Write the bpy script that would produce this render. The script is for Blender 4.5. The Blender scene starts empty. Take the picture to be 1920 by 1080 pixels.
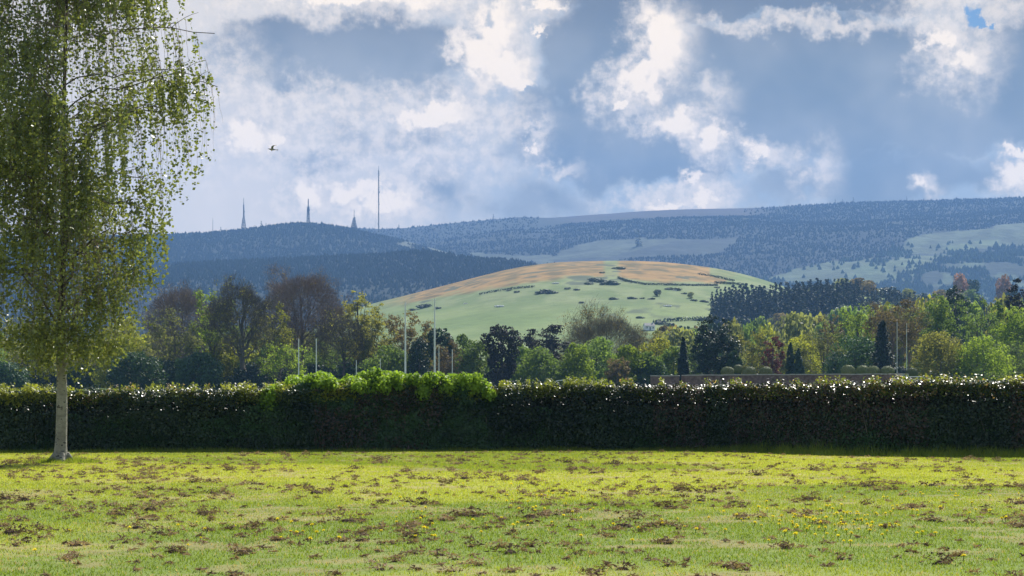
import bpy, math, random
import numpy as np
from mathutils import Vector

# ------------------------------------------------------------------ camera, exposure
S = bpy.context.scene
COL = S.collection
CAM_H, FPX, HY = 1.6, 3850.0, 749.0          # eye height, focal length in px of the 1920 frame, horizon row
cam_d = bpy.data.cameras.new('camera')
cam_d.sensor_width = 36.0
cam_d.lens = 36.0 * FPX / 1920.0
cam_d.shift_y = (HY - 540.0) / 1920.0
cam_d.clip_start = 0.5
cam_d.clip_end = 30000
cam = bpy.data.objects.new('camera', cam_d)
COL.objects.link(cam)
cam.location = (0, 0, CAM_H)
cam.rotation_euler = (math.radians(90), 0, 0)
S.camera = cam
S.view_settings.view_transform = 'Standard'
S.view_settings.look = 'None'
S.view_settings.exposure = 0.9
S.view_settings.gamma = 1
S.render.engine = 'CYCLES'
S.cycles.use_denoising = True
S.cycles.max_bounces = 7
S.cycles.transmission_bounces = 4
S.cycles.diffuse_bounces = 4
S.cycles.volume_bounces = 1
S.cycles.caustics_reflective = False
S.cycles.caustics_refractive = False

# ------------------------------------------------------------------ sun
SUN_EL, SUN_AZ = math.radians(47), math.radians(27)   # azimuth clockwise from +Y
sd = bpy.data.lights.new('sun', 'SUN')
sd.energy = 5.0
sd.angle = math.radians(0.53)
sd.color = (1.0, 0.95, 0.86)
sun = bpy.data.objects.new('sun', sd)
COL.objects.link(sun)
sv = Vector((math.sin(SUN_AZ) * math.cos(SUN_EL), math.cos(SUN_AZ) * math.cos(SUN_EL), math.sin(SUN_EL)))
sun.rotation_euler = sv.to_track_quat('Z', 'Y').to_euler()
sun.location = (60, 120, 160)

# ------------------------------------------------------------------ small node helper
class NT:
    def __init__(self, tree):
        self.t = tree; self.n = tree.nodes; self.l = tree.links
    def new(self, typ, **kw):
        n = self.n.new(typ)
        for k, v in kw.items(): setattr(n, k, v)
        return n
    def put(self, sock, v):
        if isinstance(v, bpy.types.NodeSocket): self.l.new(v, sock)
        elif v is not None: sock.default_value = v
    def math(self, op, a, b=None, c=None, clamp=False):
        n = self.new('ShaderNodeMath', operation=op, use_clamp=clamp)
        self.put(n.inputs[0], a)
        if b is not None: self.put(n.inputs[1], b)
        if c is not None: self.put(n.inputs[2], c)
        return n.outputs[0]
    def vec(self, op, a, b=None, s=None):
        n = self.new('ShaderNodeVectorMath', operation=op)
        self.put(n.inputs[0], a)
        if b is not None: self.put(n.inputs[1], b)
        if s is not None: self.put(n.inputs['Scale'], s)
        return n.outputs['Value'] if op in ('LENGTH', 'DOT_PRODUCT') else n.outputs[0]
    def noise(self, vec, scale, detail=4, rough=.55, dist=0.0, lac=2.0):
        n = self.new('ShaderNodeTexNoise')
        self.put(n.inputs['Vector'], vec)
        n.inputs['Scale'].default_value = scale; n.inputs['Detail'].default_value = detail
        n.inputs['Roughness'].default_value = rough; n.inputs['Distortion'].default_value = dist
        n.inputs['Lacunarity'].default_value = lac
        return n
    def ss(self, v, a, b, o0=0.0, o1=1.0):
        n = self.new('ShaderNodeMapRange', interpolation_type='SMOOTHSTEP')
        self.put(n.inputs[0], v)
        for i, x in enumerate((a, b, o0, o1)): self.put(n.inputs[i + 1], x)
        return n.outputs[0]
    def lin(self, v, a, b, o0=0.0, o1=1.0):
        n = self.new('ShaderNodeMapRange', interpolation_type='LINEAR')
        self.put(n.inputs[0], v)
        for i, x in enumerate((a, b, o0, o1)): self.put(n.inputs[i + 1], x)
        return n.outputs[0]
    def mix(self, f, a, b, blend='MIX'):
        n = self.new('ShaderNodeMix', data_type='RGBA', blend_type=blend)
        self.put(n.inputs[0], f)
        self.put(n.inputs[6], a if isinstance(a, bpy.types.NodeSocket) else (*a, 1))
        self.put(n.inputs[7], b if isinstance(b, bpy.types.NodeSocket) else (*b, 1))
        return n.outputs[2]

# ------------------------------------------------------------------ world: sky texture with procedural cumulus
def srgb(r, g, b):
    f = lambda c: (c / 255 / 12.92) if c / 255 <= .04045 else ((c / 255 + .055) / 1.055) ** 2.4
    return (f(r), f(g), f(b))
WS = 0.1                                      # background strength
SKY_K = 1.0 / (WS * 2 ** S.view_settings.exposure)
def skycol(r, g, b, k=1.0):
    return tuple(c * SKY_K * k * q for c, q in zip(srgb(r, g, b), (1.38, 1.14, .87)))   # a little extra for the haze in front
w = bpy.data.worlds.new('World'); S.world = w; w.use_nodes = True
nt = NT(w.node_tree); nt.n.clear()
tc = nt.new('ShaderNodeTexCoord')
sep = nt.new('ShaderNodeSeparateXYZ'); nt.l.new(tc.outputs['Generated'], sep.inputs[0])
az = nt.math('ARCTAN2', sep.outputs[0], sep.outputs[1])
el = nt.math('ARCSINE', sep.outputs[2])
cmb = nt.new('ShaderNodeCombineXYZ')
nt.l.new(nt.math('MULTIPLY', az, 38.5), cmb.inputs[0])
nt.l.new(nt.math('MULTIPLY', el, 38.5), cmb.inputs[1])
P0 = cmb.outputs[0]                            # bearing and height, ~1.5 degrees per unit
nbig = nt.noise(P0, .42, 3, .55)
nmid = nt.noise(P0, 1.5, 6, .6)
nfine = nt.noise(P0, 4.2, 5, .62)
nmicro = nt.noise(P0, 7.5, 4, .6)
cen = lambda n: nt.vec('SUBTRACT', n.outputs['Color'], (.5, .5, .5))
Pw = nt.vec('ADD', P0, nt.vec('SCALE', cen(nbig), s=1.5))
Pw = nt.vec('ADD', Pw, nt.vec('SCALE', cen(nmid), s=.9))
Pf = nt.vec('ADD', P0, nt.vec('SCALE', cen(nmid), s=1.15))
Pf = nt.vec('ADD', Pf, nt.vec('SCALE', cen(nfine), s=.5))
def field(vec, blobs):
    acc = None
    sp_ = nt.new('ShaderNodeSeparateXYZ'); nt.l.new(vec, sp_.inputs[0])
    for bl in blobs:
        px, py, rx, ry = bl[:4]; rot = bl[4] if len(bl) > 4 else 0; amp = bl[5] if len(bl) > 5 else 1
        m = nt.new('ShaderNodeMapping', vector_type='TEXTURE')
        cx_ = nt.new('ShaderNodeCombineXYZ'); nt.l.new(sp_.outputs[0], cx_.inputs[0]); nt.l.new(sp_.outputs[1], cx_.inputs[1])
        if acc is not None: nt.l.new(acc, cx_.inputs[2])      # one blob after another keeps the shader small
        nt.l.new(cx_.outputs[0], m.inputs['Vector'])
        m.inputs['Location'].default_value = ((px - 960) / 100, (HY - py) / 100, 0)
        m.inputs['Rotation'].default_value = (0, 0, math.radians(rot))
        m.inputs['Scale'].default_value = (rx / 100, ry / 100, 5000)
        v = nt.math('MULTIPLY_ADD', nt.vec('LENGTH', m.outputs[0]), -amp, amp)
        acc = v if acc is None else nt.math('MAXIMUM', acc, v)
    return acc
DARK = [(650, 100, 320, 100), (1500, 165, 400, 150), (1720, 215, 400, 120, 4), (1400, 2, 420, 45), (1130, 120, 130, 160),
        (1110, 250, 190, 110), (1230, 295, 160, 60), (1880, 110, 110, 120), (480, 110, 120, 50), (1240, 210, 90, 60),
        (1650, 350, 330, 60, 0, .55), (760, 270, 70, 34, 0, .5), (660, 250, 60, 50, 0, .55), (810, 190, 52, 26, 0, .55),
        (600, 310, 80, 30, 0, .4), (820, 360, 60, 70, 0, .3), (1000, 380, 150, 50, 0, .3), (1330, 140, 90, 110)]
LIGHT = [(650, 270, 420, 130, 0, .55), (430, 170, 120, 120, 0, .7), (780, 300, 260, 60, 0, .6), (560, 215, 260, 70, 0, .8), (680, 12, 300, 55), (640, 205, 330, 60), (480, 265, 140, 80), (860, 225, 210, 60), (560, 370, 90, 70), (710, 385, 150, 70),
         (920, 95, 100, 120), (960, 20, 130, 80), (420, 20, 60, 40), (1240, 90, 90, 120), (1180, 165, 120, 70, 30),
         (1500, 58, 330, 26, 0, .8), (1800, 40, 180, 70), (1790, 120, 110, 100, 0, .8), (1290, 250, 130, 60, -25), (1420, 290, 110, 36, -15),
         (1530, 320, 60, 70, 0, .7), (1320, 370, 90, 60), (1230, 380, 120, 30), (1010, 260, 28, 80, -15, .8), (1050, 320, 60, 25, 0, .7),
         (1895, 345, 60, 60), (1190, 205, 60, 30, 25), (1725, 365, 40, 30, 0, .7), (1340, 190, 60, 60, 0, .6)]
WHITE = [(1243, 88, 52, 75), (1200, 150, 80, 34, 35), (1160, 205, 34, 16, 30), (1275, 240, 46, 34), (1338, 262, 30, 38, 20), (1425, 292, 46, 20, -18),
         (1328, 376, 26, 24), (1255, 388, 60, 14), (955, 135, 60, 62), (930, 55, 50, 62), (1010, 72, 26, 10, 10), (965, 165, 40, 18),
         (465, 268, 62, 40), (530, 270, 30, 30), (720, 385, 84, 44), (578, 372, 46, 38), (660, 360, 60, 24), (1895, 342, 34, 40), (1885, 310, 24, 12),
         (1755, 88, 40, 30, 0, .8), (1800, 130, 50, 30, 0, .7), (660, 0, 260, 30), (810, 220, 110, 26), (1020, 20, 50, 14), (905, 110, 60, 80, 0, .8),
         (1003, 290, 12, 14), (1720, 360, 16, 20, 0, .7), (1300, 335, 26, 18, 0, .7), (1015, 5, 30, 14)]
fd, fl, fw = field(Pw, DARK), field(Pf, LIGHT), field(Pf, WHITE)
fb = nt.math('SUBTRACT', nfine.outputs['Fac'], .5)
md = nt.ss(nt.math('MULTIPLY_ADD', nt.math('SUBTRACT', nmid.outputs['Fac'], .5), .5, fd), -.02, .26)
ml = nt.ss(nt.math('MULTIPLY_ADD', nt.math('SUBTRACT', nmid.outputs['Fac'], .5), .8, nt.math('MULTIPLY_ADD', fb, .5, fl)), -.08, .62)
mw = nt.ss(nt.math('MULTIPLY_ADD', nt.math('SUBTRACT', nmid.outputs['Fac'], .5), .9, nt.math('MULTIPLY_ADD', fb, 1.1, fw)), -.06, .5)
sky = nt.new('ShaderNodeTexSky', sky_type='NISHITA')
sky.sun_disc = False; sky.sun_elevation = SUN_EL; sky.sun_rotation = SUN_AZ; sky.air_density = 1.0; sky.dust_density = .6
# general cumulus cover away from the modelled part of the sky
gen = nt.noise(tc.outputs['Generated'], 2.6, 6, .58)
gsky = nt.mix(nt.ss(gen.outputs['Fac'], .44, .62), sky.outputs[0], skycol(150, 168, 195))
base = nt.mix(nt.ss(nmid.outputs['Fac'], .38, .62), skycol(168, 183, 203), skycol(206, 212, 220))
ltone = nt.mix(nt.ss(sep.outputs[0], -.12, .1), (1, 1, 1), (.8, .9, 1.0))
base = nt.mix(1.0, base, ltone, 'MULTIPLY')
base = nt.mix(nt.ss(sep.outputs[0], -.14, .03, .85, 0), base, skycol(218, 223, 229))
dk = nt.mix(nt.ss(nbig.outputs['Fac'], .35, .65), skycol(104, 122, 142), skycol(140, 154, 170))
dk = nt.mix(nt.ss(el, .155, .2), dk, skycol(92, 102, 116))
c = nt.mix(nt.math('MULTIPLY', md, .95), base, dk)
c = nt.mix(nt.math('MULTIPLY', ml, .8), c, nt.mix(nt.ss(nfine.outputs['Fac'], .35, .65), skycol(196, 204, 215), skycol(234, 236, 238)))
c = nt.mix(nt.math('MULTIPLY', mw, .95), c, nt.mix(nt.ss(nt.math('MULTIPLY_ADD', nt.math('SUBTRACT', nmicro.outputs['Fac'], .5), .5, fw), .1, .55), skycol(226, 229, 233), skycol(253, 253, 250)))
hole = nt.ss(field(Pf, [(1815, 46, 18, 32), (1826, 62, 14, 12)]), .0, .5)
c = nt.mix(hole, c, skycol(104, 152, 214))
front = nt.math('MULTIPLY', nt.ss(el, .24, .42, 1, 0), nt.ss(sep.outputs[1], .3, .75))
c = nt.mix(front, gsky, c)
bg = nt.new('ShaderNodeBackground'); nt.l.new(c, bg.inputs[0]); bg.inputs[1].default_value = WS
wo = nt.new('ShaderNodeOutputWorld'); nt.l.new(bg.outputs[0], wo.inputs[0])
w.cycles.sampling_method = 'MANUAL'; w.cycles.sample_map_resolution = 512

# ------------------------------------------------------------------ helpers
RNG = np.random.default_rng(7)
random.seed(7)
def PX(px, py, Y): return ((px - 960) / FPX * Y, Y, CAM_H + (HY - py) / FPX * Y)
def pxx(px, Y): return (px - 960) / FPX * Y
def pyz(py, Y): return CAM_H + (HY - py) / FPX * Y

def hash2(ix, iy, seed):
    h = (ix.astype(np.int64) * 374761393 + iy.astype(np.int64) * 668265263 + seed * 974634777) & 0xFFFFFFFF
    h = ((h ^ (h >> 13)) * 1274126177) & 0xFFFFFFFF
    h = h ^ (h >> 16)
    return (h & 0xFFFFFF) / float(0xFFFFFF)
def vnoise(x, y, seed=0):
    ix, iy = np.floor(x), np.floor(y); fx, fy = x - ix, y - iy
    fx = fx * fx * (3 - 2 * fx); fy = fy * fy * (3 - 2 * fy)
    a = hash2(ix, iy, seed); b = hash2(ix + 1, iy, seed); c_ = hash2(ix, iy + 1, seed); d = hash2(ix + 1, iy + 1, seed)
    return (a * (1 - fx) + b * fx) * (1 - fy) + (c_ * (1 - fx) + d * fx) * fy
def fbm(x, y, oct=4, seed=0):
    s = 0; a = .5; t = 0
    for o in range(oct):
        s = s + a * vnoise(x * 2 ** o, y * 2 ** o, seed + o * 17); t += a; a *= .5
    return s / t
def sstep(v, a, b):
    t = np.clip((v - a) / (b - a), 0, 1); return t * t * (3 - 2 * t)

def props(o, label=None, cat=None, group=None, kind=None):
    if label: o['label'] = label
    if cat: o['category'] = cat
    if group: o['group'] = group
    if kind: o['kind'] = kind
    return o
def empty(name, loc, label, cat, group=None, rz=0):
    o = bpy.data.objects.new(name, None); COL.objects.link(o)
    o.empty_display_size = .3
    o.location = loc; o.rotation_euler = (0, 0, rz)
    return props(o, label, cat, group)
def link_mesh(name, me, parent=None, mat=None):
    o = bpy.data.objects.new(name, me); COL.objects.link(o)
    if mat is not None:
        for m in (mat if isinstance(mat, (list, tuple)) else [mat]): me.materials.append(m)
    if parent is not None: o.parent = parent
    return o

class MB:
    """collects polygons (all quads or all tris per add) with a per-face float 'tint' and a material index"""
    def __init__(self): self.v = []; self.f = []; self.n = 0
    def add(self, verts, faces, tint=0.5, mi=0, smooth=False):
        verts = np.asarray(verts, np.float32).reshape(-1, 3); faces = np.asarray(faces, np.int64)
        t = np.broadcast_to(np.asarray(tint, np.float32), (len(faces),))
        self.v.append(verts); self.f.append((faces + self.n, t, mi, smooth)); self.n += len(verts)
    def tube(self, pts, rad, k=5, tint=.5, mi=0, cap=True):
        pts = np.asarray(pts, float); rad = np.asarray(rad, float); n = len(pts)
        d = np.gradient(pts, axis=0); d /= np.linalg.norm(d, axis=1)[:, None] + 1e-9
        ref = np.array([0, 0, 1.0]) if abs(d[:, 2]).mean() < .8 else np.array([1.0, 0, 0])
        a = np.cross(d, ref); a /= np.linalg.norm(a, axis=1)[:, None] + 1e-9
        b = np.cross(d, a)
        th = np.arange(k) * 2 * math.pi / k
        ring = pts[:, None] + rad[:, None, None] * (np.cos(th)[None, :, None] * a[:, None] + np.sin(th)[None, :, None] * b[:, None])
        i, j = np.meshgrid(np.arange(n - 1), np.arange(k), indexing='ij'); j2 = (j + 1) % k
        f = np.stack([i * k + j, i * k + j2, (i + 1) * k + j2, (i + 1) * k + j], -1).reshape(-1, 4)
        self.add(ring.reshape(-1, 3), f, tint, mi, True)
        if cap and k >= 3:
            base = self.n
            self.add(np.vstack([ring[-1], pts[-1:]]), np.array([[q, (q + 1) % k, k] for q in range(k)]), tint, mi, True)
    def box(self, c, s, tint=.5, mi=0, rz=0):
        x, y, z = s[0] / 2, s[1] / 2, s[2] / 2
        v = np.array([[a, b, c_] for a in (-x, x) for b in (-y, y) for c_ in (-z, z)], float)
        cr, sr = math.cos(rz), math.sin(rz)
        v = np.stack([v[:, 0] * cr - v[:, 1] * sr, v[:, 0] * sr + v[:, 1] * cr, v[:, 2]], 1) + np.array(c)
        self.add(v, [[0, 1, 3, 2], [4, 6, 7, 5], [0, 4, 5, 1], [2, 3, 7, 6], [0, 2, 6, 4], [1, 5, 7, 3]], tint, mi)
    def cards(self, cen, nrm, size, aspect=.62, tint=.5, mi=0, up=None):
        """diamond leaf faces"""
        n = len(cen); size = np.broadcast_to(size, (n,))
        nrm = nrm / (np.linalg.norm(nrm, axis=1)[:, None] + 1e-9)
        r = RNG.normal(size=(n, 3)) if up is None else up
        a = np.cross(nrm, r); a /= np.linalg.norm(a, axis=1)[:, None] + 1e-9
        b = np.cross(nrm, a)
        A = a * (size * aspect * .5)[:, None]; B = b * (size * .5)[:, None]
        v = np.stack([cen - B, cen + A + .12 * B, cen + B, cen - A + .12 * B], 1).reshape(-1, 3)
        self.add(v, np.arange(4 * n).reshape(-1, 4), tint, mi)
    def slivers(self, p, d, L, wdt, tint=.5, mi=0):
        n = len(p); d = d / (np.linalg.norm(d, axis=1)[:, None] + 1e-9)
        s = np.cross(d, RNG.normal(size=(n, 3))); s /= np.linalg.norm(s, axis=1)[:, None] + 1e-9
        L = np.broadcast_to(L, (n,))[:, None]; wdt = np.broadcast_to(wdt, (n,))[:, None]
        v = np.stack([p - s * wdt * .5, p + s * wdt * .5, p + d * L], 1).reshape(-1, 3)
        self.add(v, np.arange(3 * n).reshape(-1, 3), tint, mi)
    def mesh(self, name, want_tint=True):
        V = np.concatenate(self.v); me = bpy.data.meshes.new(name)
        idx = np.concatenate([f.reshape(-1) for f, *_ in self.f]).astype(np.int32)
        tot = np.concatenate([np.full(len(f), f.shape[1]) for f, *_ in self.f]).astype(np.int32)
        start = np.concatenate([[0], np.cumsum(tot)[:-1]]).astype(np.int32)
        me.vertices.add(len(V)); me.vertices.foreach_set('co', V.reshape(-1))
        me.loops.add(len(idx)); me.loops.foreach_set('vertex_index', idx)
        me.polygons.add(len(tot)); me.polygons.foreach_set('loop_start', start)
        me.polygons.foreach_set('material_index', np.concatenate([np.full(len(f), mi) for f, t, mi, s in self.f]).astype(np.int32))
        me.update(calc_edges=True)
        me.polygons.foreach_set('use_smooth', np.concatenate([np.full(len(f), s) for f, t, mi, s in self.f]))
        if want_tint:
            at = me.attributes.new('tint', 'FLOAT', 'FACE')
            at.data.foreach_set('value', np.concatenate([t for f, t, mi, s in self.f]).astype(np.float32))
        return me
    def build(self, name, mat, parent=None):
        return link_mesh(name, self.mesh(name), parent, mat)

def rand_dirs(n):
    d = RNG.normal(size=(n, 3)); return d / np.linalg.norm(d, axis=1)[:, None]

# ------------------------------------------------------------------ materials
def new_mat(name):
    m = bpy.data.materials.new(name); m.use_nodes = True; t = NT(m.node_tree); t.n.clear()
    return m, t
def leaf_mat(name, c1, c2, c3=None, trans=.4, rough=.6, spec=.15, ty=(1.25, 1.2, .6), vary=.25):
    """leaf tissue: colour between c1 and c2 from leaf to leaf, light passes through it"""
    m, t = new_mat(name)
    at = t.new('ShaderNodeAttribute', attribute_name='tint')
    oi = t.new('ShaderNodeObjectInfo')
    col = t.mix(at.outputs['Fac'], c1, c2)
    if c3: col = t.mix(t.ss(at.outputs['Fac'], .86, .97), col, c3)
    br = t.lin(oi.outputs['Random'], 0, 1, 1 - vary, 1 + vary)
    hv = t.new('ShaderNodeHueSaturation'); t.put(hv.inputs['Value'], br); t.put(hv.inputs['Color'], col)
    col = hv.outputs[0]
    p = t.new('ShaderNodeBsdfPrincipled'); t.put(p.inputs['Base Color'], col)
    p.inputs['Roughness'].default_value = rough; p.inputs['Specular IOR Level'].default_value = spec
    tr = t.new('ShaderNodeBsdfTranslucent'); t.put(tr.inputs[0], t.mix(1.0, col, ty, 'MULTIPLY'))
    mx = t.new('ShaderNodeMixShader'); mx.inputs[0].default_value = trans
    t.l.new(p.outputs[0], mx.inputs[1]); t.l.new(tr.outputs[0], mx.inputs[2])
    o = t.new('ShaderNodeOutputMaterial'); t.l.new(mx.outputs[0], o.inputs[0])
    return m
def rough_mat(name, c1, c2, scale=4, rough=.85, c3=None, stretch=(1, 1, 1), bump=.3, metal=0, spec=.3):
    m, t = new_mat(name)
    tc_ = t.new('ShaderNodeTexCoord'); mp = t.new('ShaderNodeMapping'); t.l.new(tc_.outputs['Object'], mp.inputs[0])
    mp.inputs['Scale'].default_value = stretch
    n1 = t.noise(mp.outputs[0], scale, 6, .6); n2 = t.noise(mp.outputs[0], scale * .21, 3, .5)
    f = t.math('ADD', t.math('MULTIPLY', n1.outputs[0], .65), t.math('MULTIPLY', n2.outputs[0], .35))
    col = t.mix(t.ss(f, .36, .64), c1, c2)
    if c3: col = t.mix(t.ss(n1.outputs[0], .56, .64), col, c3)
    p = t.new('ShaderNodeBsdfPrincipled'); t.put(p.inputs['Base Color'], col)
    p.inputs['Roughness'].default_value = rough; p.inputs['Metallic'].default_value = metal
    p.inputs['Specular IOR Level'].default_value = spec
    if bump:
        b = t.new('ShaderNodeBump'); b.inputs['Strength'].default_value = bump; b.inputs['Distance'].default_value = .05
        t.l.new(n1.outputs[0], b.inputs['Height']); t.l.new(b.outputs[0], p.inputs['Normal'])
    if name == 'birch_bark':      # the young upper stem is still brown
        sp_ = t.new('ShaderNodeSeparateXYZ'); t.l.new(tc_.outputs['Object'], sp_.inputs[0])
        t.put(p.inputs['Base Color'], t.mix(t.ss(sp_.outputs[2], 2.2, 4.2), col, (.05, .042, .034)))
    o = t.new('ShaderNodeOutputMaterial'); t.l.new(p.outputs[0], o.inputs[0])
    return m
def land_mat(name, nscale, bump=1.0, dist=1.0, vary=.35):
    """soil and plant cover painted as land use in the colour attribute, broken up by noise"""
    m, t = new_mat(name)
    at = t.new('ShaderNodeAttribute', attribute_name='cover')
    geo = t.new('ShaderNodeNewGeometry')
    n1 = t.noise(geo.outputs['Position'], nscale, 6, .65); n2 = t.noise(geo.outputs['Position'], nscale * .12, 4, .6)
    f = t.math('ADD', t.math('MULTIPLY', n1.outputs[0], .6), t.math('MULTIPLY', n2.outputs[0], .4))
    k = t.lin(f, .3, .7, 1 - vary, 1 + vary)
    hv = t.new('ShaderNodeHueSaturation'); t.put(hv.inputs['Value'], k); t.put(hv.inputs['Color'], at.outputs['Color'])
    p = t.new('ShaderNodeBsdfPrincipled'); t.put(p.inputs['Base Color'], hv.outputs[0])
    p.inputs['Roughness'].default_value = .95; p.inputs['Specular IOR Level'].default_value = .1
    b = t.new('ShaderNodeBump'); b.inputs['Strength'].default_value = bump; b.inputs['Distance'].default_value = dist
    t.l.new(n1.outputs[0], b.inputs['Height']); t.l.new(b.outputs[0], p.inputs['Normal'])
    o = t.new('ShaderNodeOutputMaterial'); t.l.new(p.outputs[0], o.inputs[0])
    return m

M = {}
M['bark'] = rough_mat('bark', (.06, .052, .045), (.13, .115, .09), 3, .95, stretch=(1, 1, .25))
M['bark_pale'] = rough_mat('pine_bark', (.12, .085, .07), (.22, .17, .14), 3, .95, stretch=(1, 1, .25))
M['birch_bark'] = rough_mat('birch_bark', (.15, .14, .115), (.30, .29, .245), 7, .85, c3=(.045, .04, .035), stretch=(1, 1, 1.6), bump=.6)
M['white_paint'] = rough_mat('white_paint', (.60, .61, .60), (.72, .73, .72), 3, .4, bump=0)
M['galv'] = rough_mat('galvanised_steel', (.14, .15, .16), (.24, .25, .26), 1.5, .5, bump=0, metal=.4)
M['mast'] = rough_mat('mast_steel', (.07, .075, .085), (.13, .135, .145), .2, .6, bump=0, metal=.2)
M['stone'] = rough_mat('rubble_stone', (.10, .06, .055), (.21, .14, .12), 2.2, .95, bump=.8)
M['coping'] = rough_mat('coping_stone', (.30, .27, .25), (.42, .38, .35), 2.0, .9, bump=.3)

# ------------------------------------------------------------------ terrain
def gz(x, y):
    """height of the valley floor: level lawn, then a field that climbs gently"""
    x = np.asarray(x, float); y = np.asarray(y, float)
    t = np.clip(y - 105, 0, None)
    z = .013 * np.clip(t, 0, 900) * sstep(t, 0, 60)
    z = z + .10 * (fbm(x / 9 + 50, y / 9 + 50, 3, 3) - .5) * sstep(y, 10, 20) * (1 - sstep(y, 80, 120)) - .0
    return z
def grid_obj(name, xs, ys, zf, cf, mat, label=None, kind='structure', rad=True):
    """xs: bearings (x/y) when rad else metres"""
    X, Y = np.meshgrid(xs, ys)
    if rad: X = X * Y
    Z = zf(X, Y); C = cf(X, Y, Z) if cf else None
    ny, nx = X.shape
    me = bpy.data.meshes.new(name)
    V = np.stack([X, Y, Z], -1).reshape(-1, 3).astype(np.float32)
    i, j = np.meshgrid(np.arange(ny - 1), np.arange(nx - 1), indexing='ij')
    F = np.stack([i * nx + j, i * nx + j + 1, (i + 1) * nx + j + 1, (i + 1) * nx + j], -1).reshape(-1, 4)
    me.vertices.add(len(V)); me.vertices.foreach_set('co', V.reshape(-1))
    me.loops.add(F.size); me.loops.foreach_set('vertex_index', F.reshape(-1).astype(np.int32))
    me.polygons.add(len(F)); me.polygons.foreach_set('loop_start', (np.arange(len(F)) * 4).astype(np.int32))
    me.update(calc_edges=True)
    me.polygons.foreach_set('use_smooth', np.ones(len(F), bool))
    if C is not None:
        ca = me.color_attributes.new('cover', 'FLOAT_COLOR', 'POINT')
        rgba = np.concatenate([C.reshape(-1, 3), np.ones((len(V), 1))], 1).astype(np.float32)
        ca.data.foreach_set('color', rgba.reshape(-1))
    o = link_mesh(name, me, None, mat)
    return props(o, label, None, None, kind)
def lerp3(a, b, f): return np.asarray(a) * (1 - f[..., None]) + np.asarray(b) * f[..., None]
def topix(X, Y, Z): return 960 + FPX * X / Y, HY - FPX * (Z - CAM_H) / Y

# lawn colour shared by soil and blades: 0 green .. 1 dead thatch
def thatch(x, y):
    a = fbm(x / 1.6 + 9, y / 1.6, 4, 11); b = fbm(x / .34, y / .34, 3, 23)
    return .85 * sstep(.5 * a + .5 * b, .52, .66)
def lush(x, y): return sstep(fbm(x / 7 + 3, y / 6, 3, 41), .35, .65)
def lawn_cover(X, Y, Z):
    t = thatch(X, Y); g = lush(X, Y)
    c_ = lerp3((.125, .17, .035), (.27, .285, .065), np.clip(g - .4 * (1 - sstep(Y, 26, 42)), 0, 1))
    c_ = lerp3(c_, np.broadcast_to((.24, .18, .10), c_.shape), t * .6)
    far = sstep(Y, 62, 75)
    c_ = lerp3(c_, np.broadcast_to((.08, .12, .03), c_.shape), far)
    return c_
land_n = land_mat('turf_soil', 9.0, .6, .03, .3)
land_f = land_mat('field_soil', .05, .6, 1.0, .25)
ys = np.concatenate([np.linspace(-40, 12, 14), np.linspace(13, 72, 300), np.linspace(75, 400, 66), np.geomspace(420, 6900, 40)])
xs = np.concatenate([-np.geomspace(24, 6000, 26)[::-1], np.linspace(-22, 22, 230), np.geomspace(24, 6000, 26)])
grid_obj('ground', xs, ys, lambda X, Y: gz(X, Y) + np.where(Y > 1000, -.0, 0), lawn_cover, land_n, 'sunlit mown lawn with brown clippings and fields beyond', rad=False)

def prof(pts, px): p = np.array(pts, float); return np.interp(px, p[:, 0], p[:, 1])
def smoothprof(pts, px):
    s = 0
    for d in (-24, -12, 0, 12, 24): s = s + prof(pts, px + d) / 5
    return s
def poly_in(px, py, poly):
    """soft-free point-in-polygon on arrays"""
    ins = np.zeros(px.shape, bool); n = len(poly)
    for i in range(n):
        x1, y1 = poly[i]; x2, y2 = poly[(i + 1) % n]
        if y1 == y2: continue
        cnd = ((y1 > py) != (y2 > py)) & (px < (x2 - x1) * (py - y1) / (y2 - y1) + x1)
        ins ^= cnd
    return ins

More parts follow.
